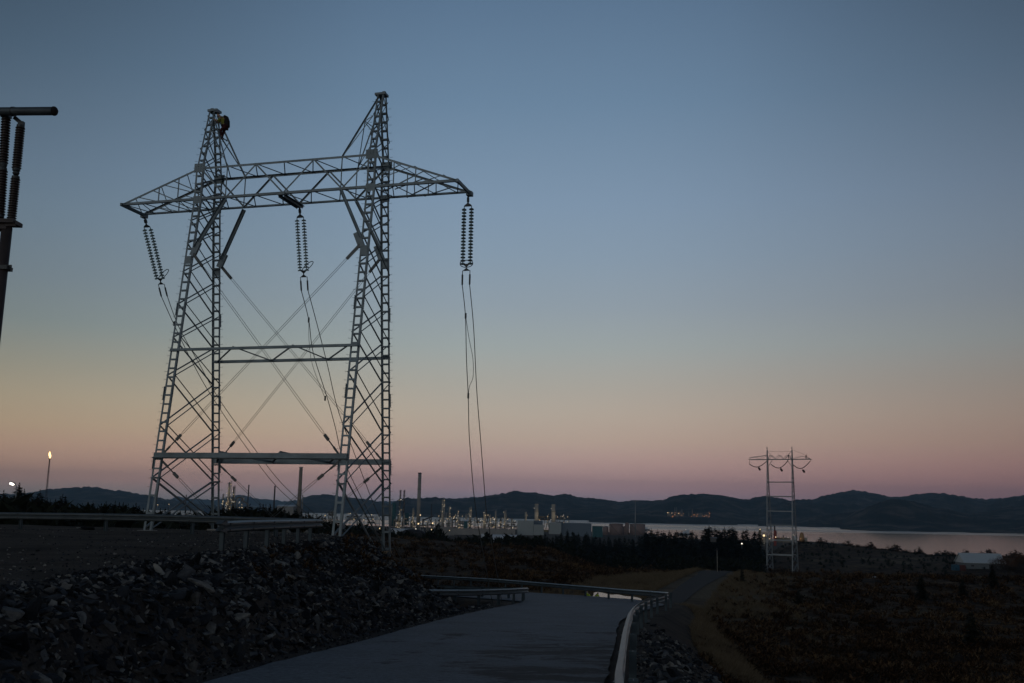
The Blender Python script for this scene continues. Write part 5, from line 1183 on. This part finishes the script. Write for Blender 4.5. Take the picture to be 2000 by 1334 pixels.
def unit(px, ptop, pb, wpx, d, label, nl, seed):
    """open steel frame with pipes, drums and lamps"""
    r = random.Random(seed); b0 = at(px, pb, d); tp = at(px, ptop, d); W_ = wpx*d/F; H_ = tp.z-b0.z
    o = empty('process_unit', b0, 0, label, 'process unit', 'process units of the refinery'); mb = MB(); nx = max(2, int(W_/6)); nz_ = max(2, int(H_/5))
    for i in range(nx+1):
        x = -W_/2+W_*i/nx; hh = H_*r.uniform(.55, 1)
        for y in (0, 9): mb.bar((x, y, -8), (x, y, hh), .5, .5)
    for k in range(nz_):
        z = H_*(k+.6)/nz_*.85; x0 = r.uniform(-.5, .1)*W_; x1 = r.uniform(.15, .5)*W_
        mb.bar((x0, 0, z), (x1, 0, z), .5, .4); mb.bar((x0, 9, z), (x1, 9, z), .5, .4)
    mb.build('frame', pipe_steel, o)
    for k in range(3):
        mb = MB(); z = H_*r.uniform(.1, .7); x0 = r.uniform(-.5, -.1)*W_; x1 = r.uniform(.0, .5)*W_; mb.tube([(x0, 3, z), (x1, 3, z)], r.uniform(.6, 1.5), 10); mb.build('drum', r.choice([pale_steel, pipe_steel, stackdark]), o, True)
    for k in range(3):
        mb = MB(); x = r.uniform(-.45, .45)*W_; mb.tube([(x, 1, -5), (x, 1, H_*r.uniform(.7, 1.15)), (x+r.uniform(-3, 3), 1, H_*r.uniform(.6, 1.15))], .35, 6); mb.build('pipe', r.choice([pale_steel, pipe_steel]), o)
    for k in range(int(nl*.75)): lamp(o, (r.uniform(-.5, .5)*W_, -.8, H_*r.uniform(.0, 1.0)), r.choice('wwwc'), r.choice((.35, .45, .45, .6, .8)))
ORD = ['first', 'second', 'third', 'fourth', 'fifth', 'sixth', 'seventh', 'eighth', 'ninth', 'tenth', 'eleventh', 'twelfth', 'thirteenth', 'fourteenth', 'fifteenth', 'sixteenth', 'seventeenth', 'eighteenth']
UN = [(776, 1008, 16, 9), (793, 1006, 16, 9), (809, 1010, 14, 9), (826, 1014, 16, 7), (842, 1016, 16, 6), (858, 1004, 16, 10), (874, 1003, 16, 10), (889, 1005, 15, 10), (903, 1006, 15, 12), (918, 1008, 15, 12), (933, 1007, 15, 14), (948, 1006, 15, 14), (963, 1010, 15, 12), (978, 1010, 14, 12), (992, 1012, 14, 9), (1004, 1014, 12, 8)]
for i, (px, tp, w_, nl) in enumerate(UN): unit(px, tp, 1034, w_, 1640+(i % 3)*25, f'low pipework unit dotted with lamps, {ORD[i]} from the left right of the big tower', nl, 40+i)
unit(470, 972, 1000, 20, 1500, 'pipework unit with lamps left of the first thin dark stack', 14, 90); unit(443, 970, 1000, 14, 1520, 'pipework unit with lamps behind the lit process towers', 14, 91); unit(690, 1003, 1020, 30, 1600, 'low lamp-dotted pipework seen through the right mast', 10, 92); unit(725, 1004, 1024, 30, 1600, 'low lamp-dotted pipework behind the inner right leg', 9, 93)
unit(1064, 1004, 1020, 30, 1630, 'pipework with lamps between the two broad pale stacks', 12, 94); unit(1098, 1006, 1022, 26, 1640, 'pipework with lamps right of the two broad pale stacks', 14, 95); unit(648, 998, 1008, 14, 1600, 'faint steelwork with lamps between chimney and right mast', 4, 96)
# arch pipe
m_ = MB(); c = at(467, 978, 1490); R_ = 5.2; pts = [Vector((math.cos(a)*R_, 0, math.sin(a)*R_)) for a in np.linspace(math.pi*.95, 0, 12)]; m_.tube([Vector((-R_, 0, -14))]+pts+[Vector((R_+9, 0, -5)), Vector((R_+9, 0, -14))], 1.0, 8); o = m_.build('pipe_bend', pipe_steel, None, True); o.location = c; tag(o, 'large curved pipe arching beside the lit process towers', 'pipe')
# long pipe rack and buildings
def building(px0, px1, ptop, pb, d, dep, m, label, name='hall', roof=None, seams=True, cat='building', ridge=0, rz=0, sink=4):
    a = at(px0, pb, d); b = at(px1, pb, d); tp = at((px0+px1)/2, ptop, d); W_ = abs(b.x-a.x); H_ = tp.z-(a.z+b.z)/2
    o = empty(name, ((a.x+b.x)/2, d, (a.z+b.z)/2), rz, label, cat); mb = MB(); mb.box((0, dep/2, (H_-sink)/2), (W_, dep, H_+sink)); mb.build('wall', m, o)
    mb = MB()
    if ridge:
        h2 = ridge*d/F; w2 = W_/2+.4
        mb.add([(-w2, -.4, H_+.02), (w2, -.4, H_+.02), (w2, dep/2, H_+h2), (-w2, dep/2, H_+h2), (-w2, dep+.4, H_+.02), (w2, dep+.4, H_+.02), (-w2, -.4, H_+.25), (w2, -.4, H_+.25), (w2, dep/2, H_+h2+.25), (-w2, dep/2, H_+h2+.25), (-w2, dep+.4, H_+.25), (w2, dep+.4, H_+.25)],
               [(0, 3, 2, 1), (3, 4, 5, 2), (6, 7, 8, 9), (9, 8, 11, 10), (0, 1, 7, 6), (5, 4, 10, 11), (1, 2, 8, 7), (2, 5, 11, 8), (3, 0, 6, 9), (4, 3, 9, 10)])
        mb.add([(-W_/2, 0, H_), (-W_/2, dep, H_), (-W_/2, dep/2, H_+h2), (W_/2, 0, H_), (W_/2, dep, H_), (W_/2, dep/2, H_+h2)], [(0, 2, 1), (3, 4, 5)])
    else: mb.box((0, dep/2, H_+.2), (W_+.5, dep+.5, .5))
    mb.build('roof', roof or m, o)
    if seams:
        mb = MB(); n = max(3, int(W_/6))
        for i in range(1, n): mb.box((-W_/2+W_*i/n, -.08, H_/2), (.15, .14, H_-.3))
        tag(mb.build('wall_seams', m, o))
    return o, W_, H_
building(1011, 1042, 1017.5, 1040, 1500, 30, white_steel, 'big pale hall standing highest behind the wood')
building(1042.5, 1060, 1017.8, 1026, 1512, 30, blue_clad, 'blue grey block behind the right end of the big pale hall')
building(1042.5, 1062, 1025.5, 1040, 1496, 20, white_steel, 'lower pale extension right of the big pale hall')
building(1073, 1096, 1021.5, 1038, 1500, 30, white_steel, 'pale hall between the twin stacks and the blue grey hall')
building(1096.5, 1155, 1022.5, 1042, 1506, 40, blue_clad, 'long blue grey hall right of the twin stacks')
building(1158, 1177, 1028, 1045, 1800, 20, teal, 'small teal building at the left end of the tanks', roof=concrete)
building(906, 913, 1018, 1030, 1560, 10, teal, 'small pale teal shed in front of the process towers', ridge=3, roof=canvas, seams=False, name='shed')
building(540, 572, 989, 1004, 1480, 26, concrete, 'grey shed with a sloping roof between dark stack and chimney', ridge=2.5, roof=canvas)
building(398, 411, 993, 1006, 1450, 12, mat('blue_cladding', (.05, .11, .2), .6), 'small blue building seen left of the inner left leg', seams=False)
building(886, 1006, 1033.5, 1040, 1480, 8, concrete, 'long low pale wall in front of the process units', name='wall', cat='wall')
building(850, 886, 1030, 1040, 1490, 8, concrete, 'short pale wall left of the long low one', name='wall', cat='wall', seams=False)
# derrick-like dark leaning boom
a = at(826, 1016, 1600); m_ = MB(); m_.bar((0, 0, 0), at(846, 1008, 1600)-a, 2.2, 2.2); m_.bar((0, 0, -8), (0, 0, 2), 2, 2); m_.bar(at(838, 1012, 1600)-a, at(846, 1030, 1600)-a, 1.2, 1.2); o = m_.build('conveyor', stackdark); o.location = a; tag(o, 'dark slanting conveyor bridge right of the grey chimney', 'conveyor')
a = at(1066, 1034, 1480); m_ = MB(); m_.bar((0, 0, 0), at(1072, 1003, 1480)-a, .9, .9); m_.bar((-3, 0, -2), (3, 0, -2), 3, 5); o = m_.build('crane', mat('crane_yellow', (.14, .12, .05), .7)); o.location = a; tag(o, 'slim crane boom rising between the two pale halls', 'crane')
# tanks
for px, w_, tp, lb in ((1203.5, 27, 1023.5, 'broad pinkish tank with a slanting stair, middle of the tank row'), (1245, 30, 1024, 'broad pinkish tank right behind the thin mast'), (1183, 11, 1029, 'small darker tank left of the broad pinkish tank'), (1219.5, 5, 1029, 'narrow tank right of the middle broad tank'), (1224.5, 8, 1022, 'pale tank between the two broad tanks')):
    o, h, r = stack(px, tp, 1900, w_, tankm, 'storage_tank', lb, 'tank', 1, pbase=1045)
    mb = MB(); mb.tube([(0, 0, h), (0, 0, h+.5), (0, 0, h+1.5)], [r*1.01, r*1.01, .3], 24); mb.build('roof', tankm, o, True)
    if w_ > 20:
        mb = MB(); 
        for i in range(12): a0 = -2.6+i*.12; a1 = a0+.12; mb.bar((r*1.02*math.cos(a0), r*1.02*math.sin(a0), h*(1-i/12)), (r*1.02*math.cos(a1), r*1.02*math.sin(a1), h*(1-(i+1)/12)), .5, .5)
        mb.build('stair', stackdark, o)
# white canvas halls
def tent(px0, px1, ptop, pb, d, label, m=canvas, name='canvas_hall', cat='tent'):
    a = at(px0, pb, d); b = at(px1, pb, d); H_ = at((px0+px1)/2, ptop, d).z-(a.z+b.z)/2; W_ = b.x-a.x; o = empty(name, ((a.x+b.x)/2, d, (a.z+b.z)/2), 0, label, cat); mb = MB(); dep = W_*.45
    prof = [(-.5, 0), (-.48, .35), (-.36, .72), (-.18, .94), (0, 1), (.18, .94), (.36, .72), (.48, .35), (.5, 0)]
    vs = [(x*dep, sx*W_/2) for x, _ in prof for sx in (0,)]
    V_ = [(sx*W_/2, dep/2+x*dep, z*H_-(.02 if z else 6)) for sx in (-1, 1) for x, z in prof]; n = len(prof)
    mb.add(V_, [(i, i+1, n+i+1, n+i) for i in range(n-1)]+[tuple(range(n))[::-1], tuple(range(n, 2*n))]); mb.build('cover', m, o)
    mb = MB()
    for k in range(7):
        x = -W_/2+W_*k/6; mb.tube([(x, dep/2+p*dep, z*H_*1.01) for p, z in prof], .12, 4)
    mb.build('ribs', m, o)
tent(762, 803, 1032.5, 1043, 640, 'white canvas hall left of the dark dome'); tent(940, 958, 1043, 1053, 560, 'left of two small white canvas roofs at the wood edge'); tent(962, 1009, 1044.5, 1053, 570, 'right and longer of two white canvas roofs at the wood edge')
bmh = bmesh.new(); bmesh.ops.create_uvsphere(bmh, u_segments=28, v_segments=12, radius=1)
me = bpy.data.meshes.new('stockpile_dome'); bmh.to_mesh(me); bmh.free(); me.materials.append(mat('dark_dome', (.03, .028, .03), .9)); o = bpy.data.objects.new('stockpile_dome', me); COL.objects.link(o)
p = at(806, 1048, 600); o.location = p; o.scale = (28*600/F, 20*600/F, 14.5*600/F); tag(o, 'low dark dome right of the white canvas hall', 'dome')
# steam
st = bpy.data.materials.new('steam'); st.use_nodes = True; nn_ = st.node_tree; nn_.nodes.clear(); vv = nn_.nodes.new('ShaderNodeVolumePrincipled'); oo = nn_.nodes.new('ShaderNodeOutputMaterial'); nn_.links.new(vv.outputs[0], oo.inputs[1]); vv.inputs['Color'].default_value = (.9, .92, .95, 1); vv.inputs['Density'].default_value = .035; vv.inputs['Anisotropy'].default_value = .2
def steam(pts, d, label):
    bmh = bmesh.new()
    for px, py, r in pts:
        c = at(px, py, d+random.uniform(-2, 2)); bmesh.ops.create_icosphere(bmh, subdivisions=2, radius=r*d/F, matrix=Matrix.Translation(c))
    for v_ in bmh.verts: v_.co += Vector([mnoise.noise(v_.co*.25+Vector((9*k, 0, 0))) for k in range(3)])*1.8
    me = bpy.data.meshes.new('steam'); bmh.to_mesh(me); bmh.free(); me.materials.append(st); o = bpy.data.objects.new('steam', me); COL.objects.link(o); tag(o, label, 'steam', None, 'stuff')
steam([(509, 981, 1.6), (511, 985, 2.2), (513, 990, 2.6), (517, 994, 3), (521, 990, 2.6), (524, 986, 2), (519, 997, 3)], 1440, 'white steam drifting between the two thin dark stacks')
steam([(815, 1028, 3.2), (811, 1033, 4), (818, 1036, 4), (826, 1036, 3.4)], 1400, 'steam at the foot of the grey chimney'); steam([(858, 1022, 3), (863, 1020, 3.4), (868, 1017, 3), (872, 1015, 2.4)], 1400, 'steam in front of the highest pale process tower')
# separate bright lamps on short posts
def post_lamp(px, py, d, kind, r, label):
    p = at(px, py, d); g = gz(p.x, d); g = min(g, p.z-3); o = empty('street_lamp', (p.x, d, g), 0, label, 'street lamp'); mb = MB(); mb.tube([(0, .3, 0), (0, .3, p.z-g)], .15, 6); mb.build('pole', steel_far, o); lamp(o, (0, 0, p.z-g), kind, r)
for a in ((388, 1002.5, 900, 'o', .75, 'small orange lamp left of the blue building'), (635, 1006.5, 900, 'w', .95, 'bright warm lamp just left of the right mast'), (689, 1007, 1000, 'w', .8, 'warm lamp seen inside the right mast'), (817, 1023, 1500, 'w', 1.3, 'bright lamp at the foot of the grey chimney'), (812, 1034, 1450, 'c', 1.3, 'bright white lamp low in front of the chimney steam'), (843, 1035, 1450, 'w', 1.4, 'bright lamp low right of the chimney steam'), (845, 1022, 1500, 'w', 1.2, 'lamp above the low bright lamp right of the chimney'), (742, 1032, 1400, 'w', 1.0, 'lamp seen through the lower right mast'), (878, 1036, 1450, 'w', .9, 'lamp left of the long low wall'), (821, 1006, 1600, 'w', 1.0, 'lamp half way down the grey chimney'),
          (308, 986, 1500, 'w', .8, 'faint lamp left of the left mast'), (330, 985, 1500, 'w', .7, 'faint lamp inside the left mast'), (783, 976, 1690, 'c', .9, 'white lamp on the dark slender towers')): post_lamp(*a)
# works on the headland across the fjord
hd = empty('shore_works', at(1340, 1010, 4300), 0, 'distant works with orange lamps on the far headland', 'works'); O = hd.location; mb = MB()
def Q(px, py, d=4300): return at(px, py, d)-O
for a, b, c_ in ((1303, 1003, 1009), (1316, 1001, 1009), (1326, 1003, 1009), (1352, 1004, 1010), (1362, 1002, 1010), (1376, 1005, 1010)):
    l = Q(a, b); r_ = Q(a+9, c_); mb = MB(); mb.box(((l.x+r_.x)/2, (l.y+r_.y)/2, (l.z+r_.z)/2), (r_.x-l.x, 18, l.z-r_.z)); mb.build('building', pipe_steel, hd)
for px, t_ in ((1318, 991), (1321, 991), (1332, 994), (1329, 998), (1352, 994), (1345, 1001)): mb = MB(); mb.tube([Q(px, 1008), Q(px, t_)], [2.2, 1.2], 6); mb.build('tower', pipe_steel, hd)
for k in range(34): px = random.choice([random.uniform(1302, 1336), random.uniform(1350, 1388)]); lamp(hd, Q(px, random.uniform(1000, 1010), 4285), random.choice('ooow'), random.choice((.9, 1.1, 1.5)))
# terminal at the shore behind the far tower
tm = empty('shore_terminal', at(1510, 1060, 1100), 0, 'lamp-lit shore terminal behind the foot of the far tower', 'terminal'); O = tm.location
def T2(px, py, d=1100): return at(px, py, d)-O
for px, t_, w_, m in ((1484.5, 1033, 1.3, pipe_steel), (1513, 1027, .8, stackdark), (1514, 1036, 1.6, mat('red_paint', (.2, .04, .03), .7)), (1549, 1043, .8, pale_steel), (1492, 1042, 1.2, pale_steel), (1503, 1044, .6, pipe_steel), (1530, 1046, .6, pipe_steel)):
    mb = MB(); mb.tube([T2(px, 1066), T2(px, t_)], w_, 8); mb.build('tower', m, tm)
for a, b, c_, e, m in ((1486, 1040, 1500, 1042, pale_steel), (1488, 1046, 1502, 1060, concrete), (1552, 1047, 1559, 1062, canvas), (1572, 1050, 1578, 1062, pale_steel), (1516, 1050, 1545, 1060, pipe_steel)):
    l = T2(a, b); r_ = T2(c_, e); mb = MB(); mb.box(((l.x+r_.x)/2, 6, (l.z+r_.z)/2), (abs(r_.x-l.x), 9, abs(l.z-r_.z))); mb.build('building', m, tm)
mb = MB(); mb.tube([T2(1566, 1066), T2(1566, 1052), T2(1566, 1042), T2(1566, 1040)], [3, 2.9, 2.0, .6], 14); mb.build('cone_tank', mat('ochre_paint', (.3, .18, .08), .7), tm, True)
for px, py, k, r_ in ((1484.5, 1034, 'w', .8), (1492, 1046, 'w', 1.25), (1503, 1052.5, 'w', .8), (1515, 1049, 'w', .9), (1497, 1047, 'w', .45), (1489, 1052, 'o', .6), (1524, 1050, 'o', .35), (1530, 1051, 'w', .3), (1549, 1045, 'c', .4), (1564, 1052, 'o', .6), (1508, 1050, 'o', .4), (1539, 1050, 'c', .3)): lamp(tm, T2(px, py, 1094), k, r_)
plight(tm, T2(1562, 1056, 1088), 2500); plight(tm, T2(1495, 1050, 1088), 2500)
# ships on the fjord
def ship(px0, px1, py, d, label, up_):
    a = at(px0, py, d); b = at(px1, py, d); Lh = b.x-a.x; o = empty('ship', ((a.x+b.x)/2, d, -55), 0, label, 'ship'); mb = MB(); w_ = Lh*.14
    rows = []
    for z, k, ww in ((-2, .86, .7), (0, .94, .9), (Lh*.07, 1, 1)): rows.append([(-k*Lh/2, 0, z)]+[(-k*Lh/2+Lh*.12, -w_/2*ww, z), (k*Lh/2-Lh*.02, -w_/2*ww, z), (k*Lh/2-Lh*.02, w_/2*ww, z), (-k*Lh/2+Lh*.12, w_/2*ww, z)])
    vs = [p for r_ in rows for p in r_]; mb.add(vs, [(i+j*5, (i+1) % 5+j*5, (i+1) % 5+(j+1)*5, i+(j+1)*5) for j in range(2) for i in range(5)]+[tuple(range(10, 15))]); mb.build('hull', stackdark, o)
    for i, (x, ww, h0, h1) in enumerate(up_): mb = MB(); mb.box((x*Lh, 0, Lh*(h0+h1)/2), (ww*Lh, w_*.8*(1-.15*i), Lh*(h1-h0))); mb.build('deckhouse', canvas, o)
    mb = MB(); mb.tube([(.1*Lh, 0, 0), (.1*Lh, 0, Lh*.36)], .6, 6); mb.build('mast', canvas, o); return o
ship(1240, 1270, 1027, 2700, 'ship with white superstructure lying behind the tanks', [(0, .7, .07, .13), (.02, .5, .13, .19), (.05, .25, .19, .24)])
o = ship(1322, 1352, 1037, 2300, 'white ship on the fjord above the small hut', [(0, .6, .07, .14), (.1, .4, .14, .22), (.2, .25, .22, .3)]); lamp(o, (2, -4, 12), 'c', .8)
# small buildings on the heath
def small(px0, px1, pt, pb, d, label, m, rf, name='hut', ridge=1.5, cat='hut'): return building(px0, px1, pt, pb, d, 5, m, label, name, rf, False, cat, ridge, 0, 1)
small(1391, 1399, 1051.5, 1055, 500, 'small dim hut among the conifers above the marker pole', mat('hut_wall', (.10, .10, .10), .8), mat('hut_roof', (.14, .14, .15), .8))
# barn
a = at(1884, 1109, 425); b = at(1960, 1112, 420); o, W_, H_ = building(1886, 1962, 1100.5, 1113, 425, 12, mat('barn_wall', (.14, .16, .17), .7), 'long grey barn with a pale metal roof at the right edge', 'barn', mat('barn_roof', (.56, .62, .64), .45, .1, .06, .6, tx=(6, 1, 1)), False, 'barn', 17, -.12, 3)
mb = MB(); mb.box((W_*.18, -.06, 1.1), (2.6, .1, 2.2)); mb.build('door', stackdark, o); mb = MB(); mb.box((-W_*.3, -.06, 1.6), (1.2, .1, .7)); mb.build('window', stackdark, o)
def car(px, py, d, label, m, rz=.3, s=1.0):
    p = at(px, py, d); p.z = gz(p.x, p.y); o = empty('parked_car', p, rz, label, 'car'); o.scale = (s, s, s); mb = MB()
    pr = [(-2.2, .35), (-2.2, .85), (-1.5, .95), (-1.0, 1.45), (.7, 1.5), (1.6, 1.0), (2.2, .9), (2.2, .35)]; n = len(pr); mb.add([(x, y, z) for y in (-.85, .85) for x, z in pr], [(i, (i+1) % n, (i+1) % n+n, i+n) for i in range(n)]+[tuple(range(n))[::-1], tuple(range(n, 2*n))]); mb.build('body', m, o)
    for x in (-1.4, 1.4):
        for y in (-.8, .8): mb = MB(); mb.tube([(x, y-.1, .33), (x, y+.1, .33)], .33, 12); mb.build('wheel', stackdark, o)
    mb = MB(); mb.box((-.1, -.86, 1.2), (1.5, .03, .35)); mb.build('window', stackdark, o)
for px, py, sz, lb in ((1707, 1109.5, .55, 'small white boulder on the heath crest right of the far tower'), (1437, 1112, .5, 'grey boulder where the far road reaches the crest')):
    p = at(px, py, 183); p.z = gz(p.x, p.y)+.15; o = bpy.data.objects.new('boulder', RM[px % 12].copy()); COL.objects.link(o); o.data.materials[0] = canvas if px > 1500 else concrete; o.location = p; o.scale = (sz*1.9, sz*1.4, sz*1.5); tag(o, lb, 'rock')
for px, lb, m in ((1866, 'blue container left of the barn', mat('blue_paint', (.03, .1, .16), .6)), (1878, 'dark red container between the blue one and the barn', mat('dark_red_paint', (.1, .03, .025), .6))):
    p = at(px, 1108, 418); p.z = gz(p.x, p.y); o = empty('container', p, .1, lb, 'container'); mb = MB(); mb.box((0, 0, 1.1), (2.4, 2.2, 2.3)); mb.build('box', m, o); mb = MB(); 
    for k in range(5): mb.box((-.95+k*.475, -1.12, 1.1), (.1, .04, 2.1))
    mb.build('ribs', m, o)

# ------------------------------------------------------------------ far tower
D2t = 400.; c0 = at(1528.5, 1110, D2t); z0 = gz(c0.x, c0.y); zb_ = z0
TH2 = -.53
t2 = empty('transmission_tower', (c0.x, c0.y, 0), TH2, 'slim far portal tower with six cross ties standing before the fjord', 'pylon')
def zz_(py): return at(1528, py, D2t).z
S2 = 5.05; zt2 = zz_(878); zbm = zz_(897.5); ztp = zz_(889)
def dh2(z): return 4.4*(zt2-z)/(zt2-z0)+.15
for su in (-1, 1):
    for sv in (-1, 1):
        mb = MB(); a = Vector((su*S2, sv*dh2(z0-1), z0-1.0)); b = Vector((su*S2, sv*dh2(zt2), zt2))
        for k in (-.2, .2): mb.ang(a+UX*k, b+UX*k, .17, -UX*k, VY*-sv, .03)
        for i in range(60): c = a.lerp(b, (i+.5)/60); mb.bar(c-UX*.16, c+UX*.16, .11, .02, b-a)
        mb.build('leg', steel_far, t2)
    mb = MB(); n = 13
    for i in range(n):
        u0 = 1-(1-i/n)**1.25; u1 = 1-(1-(i+1)/n)**1.25; u0, u1 = i/n, (i+1)/n; za = lerp(z0, zbm, u0); zb2 = lerp(z0, zbm, u1)
        for k in (-.18, .18): mb.bar((su*S2+k, -dh2(za), za), (su*S2+k, dh2(zb2), zb2), .09, .09); mb.bar((su*S2+k, dh2(za), za), (su*S2+k, -dh2(zb2), zb2), .09, .09)
    for k in range(4): za = lerp(zbm, zt2, k/4); zb2 = lerp(zbm, zt2, (k+1)/4); mb.bar((su*S2, -dh2(za), za), (su*S2, dh2(zb2), zb2), .08, .08)
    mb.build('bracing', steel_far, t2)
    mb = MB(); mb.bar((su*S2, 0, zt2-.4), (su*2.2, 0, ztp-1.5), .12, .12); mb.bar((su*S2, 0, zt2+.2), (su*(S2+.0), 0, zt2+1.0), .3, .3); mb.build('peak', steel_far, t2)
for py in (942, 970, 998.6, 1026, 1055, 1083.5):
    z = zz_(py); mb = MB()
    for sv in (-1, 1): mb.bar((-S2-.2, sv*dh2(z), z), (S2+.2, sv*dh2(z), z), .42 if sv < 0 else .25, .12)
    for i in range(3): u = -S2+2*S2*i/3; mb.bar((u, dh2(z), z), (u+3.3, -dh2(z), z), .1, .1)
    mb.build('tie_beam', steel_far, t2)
mb = MB()
for sv in (-1, 1):
    v = sv*1.3; mb.bar((-12.3, v, zbm), (12.5, v, zbm), .24, .2)
    us = [-S2+.2, -3.3, -1.7, 0, 1.7, 3.3, S2-.2]
    for i in range(6): mb.bar((us[i], v, zbm if i % 2 == 0 else ztp), (us[i+1], v, ztp if i % 2 == 0 else zbm), .15, .12)
    mb.bar((-S2, v, ztp), (-12.2, v*.6, zbm+.8), .13, .12); mb.bar((-12.2, v*.6, zbm+.8), (-12.6, v*.6, zbm), .13, .12); mb.bar((-S2-3.2, v, zbm), (-S2-4.8, v, zbm+1.2), .1, .1); mb.bar((-S2-3.2, v, zbm), (-S2-.6, v, ztp-.1), .1, .1)
    mb.bar((S2, v, zbm+.1), (S2+4, v, zbm+1.3), .1, .1); mb.bar((S2+4, v, zbm+1.3), (12.4, v, zbm+.05), .12, .1)
mb.build('crossarm', steel_far, t2)
T2M = Matrix.Translation((c0.x, c0.y, 0)) @ Matrix.Rotation(TH2, 4, 'Z')
for su in (-1, 1):
    mb = MB(); mb.bar((su*S2, 0, zz_(913)), (su*(S2-2.2), 0, zbm), .2, .2); mb.bar((su*S2, 0, zz_(905)), (su*(S2-.9), 0, ztp), .16, .16); mb.build('knee_brace', steel_far, t2)
for (u0, y0, u1, y1, u2, y2, ux, uy, lb) in ((-12.6, 906, -9.2, 912, -5.4, 901, -8.4, 916, 'left'), (-3.6, 907, -.2, 914, 3.3, 900, .6, 918, 'middle'), (5.3, 908, 8.6, 915, 12.2, 901, 9.5, 920.5, 'right')):
    P3 = lambda u, y: T2M@Vector((u, 0, zz_(y)))
    pts = sm3([P3(u0, y0), P3(lerp(u0, u1, .5), lerp(y0, y1, .8)), P3(u1, y1), P3(lerp(u1, u2, .5), lerp(y1, y2, .35)), P3(u2, y2)], 6)
    mb = MB(); mb.tube(pts, .16, 8)
    if lb == 'left': mb.tube([P3(u0, y0), P3(-12.4, 898)], .08, 6)
    mb.tube([pts[-1], T2M@Vector((u2+.3, 0, zbm))], .07, 6)
    o = mb.build('jumper_loop', steel_dark); tag(o, f'{lb} of three drooping insulator loops under the far tower crossarm', 'insulator', 'insulator loops of the far tower')
    mb = MB(); q = P3(ux, uy); mb.bar(P3(u1, y1), q+Vector((0, 0, .5)), .12, .12); mb.tube([q+Vector((-.45, 0, .5)), q+Vector((-.2, 0, .3)), q+Vector((.35, 0, -.5))], [.3, .45, .4], 8); mb.build('weight', stackdark, o)
for pts, lb in (([(-4.2, 882), (0, 882.6), (4.4, 882)], 'thin earth wire stretched between the two peaks of the far tower'), ([(5.5, 880), (9, 886), (12.3, 896.5)], 'thin wire from the right peak of the far tower to its arm tip')):
    mb = MB(); mb.tube([T2M@Vector((u, 0, zz_(y))) for u, y in pts], .05, 5); tag(mb.build('earth_wire', wire), lb, 'cable')
def stander(loc, label, s=1.0):
    J = lambda x, y, z: loc+Vector((x*s, y*s, z*s))
    j = dict(pelvis=J(0, 0, .95), chest=J(.03, 0, 1.32), neck=J(.05, 0, 1.52), head=J(.08, 0, 1.66), shl=J(.02, -.2, 1.42), shr=J(.02, .2, 1.42), ell=J(.1, -.26, 1.15), elr=J(.12, .26, 1.15), hal=J(.3, -.2, 1.05), har=J(.3, .2, 1.05), hil=J(0, -.1, .93), hir=J(0, .1, .93), knl=J(.06, -.12, .5), knr=J(-.04, .12, .5), anl=J(.02, -.12, .08), anr=J(-.06, .12, .08), tol=J(.2, -.12, .04), tor=J(.12, .12, .04))
    person(j, EDG, RAD, [('jacket', JK, 1.25, darkcloth), ('trousers', TR, 1.2, darkcloth)], label, helm=helmet)
stander(T2M@Vector((10.6, 0, zbm+.14)), 'worker in dark clothes standing out on the right arm of the far tower', 1.1)
stander(T2M@Vector((3.6, 0, zbm+.14)), 'worker in dark clothes standing on the crossarm beside the right mast of the far tower', 1.2)

# ------------------------------------------------------------------ haze
hb = MB(); hb.add([(-15000, -3000, -72), (15000, -3000, -72), (15000, 15500, -72), (-15000, 15500, -72), (-15000, -3000, 420), (15000, -3000, 420), (15000, 15500, 420), (-15000, 15500, 420)], [(0, 3, 2, 1), (4, 5, 6, 7), (0, 1, 5, 4), (1, 2, 6, 5), (2, 3, 7, 6), (3, 0, 4, 7)])
hzm = bpy.data.materials.new('haze'); hzm.use_nodes = True; h_ = hzm.node_tree; h_.nodes.clear(); v1 = h_.nodes.new('ShaderNodeVolumePrincipled'); o1 = h_.nodes.new('ShaderNodeOutputMaterial'); h_.links.new(v1.outputs[0], o1.inputs[1]); v1.inputs['Color'].default_value = (.46, .74, 1, 1); v1.inputs['Density'].default_value = 5.6e-5; v1.inputs['Anisotropy'].default_value = .0
tag(hb.build('haze', hzm), kind='stuff')

# tell the look-alikes of one place apart by their order from the left
ORD += ['nineteenth', 'twentieth']+[f'{n}th' for n in range(21, 80)]
same = {}
for o in COL.objects:
    if o.get('category') in ('tree', 'bush') and o.get('label'): same.setdefault(o['label'], []).append(o)
for lb, os_ in same.items():
    if len(os_) > 1:
        os_.sort(key=lambda q: q.location.x/max(1, q.location.y))
        for i, q in enumerate(os_): q['label'] = f'{lb}, {ORD[i]} from left'
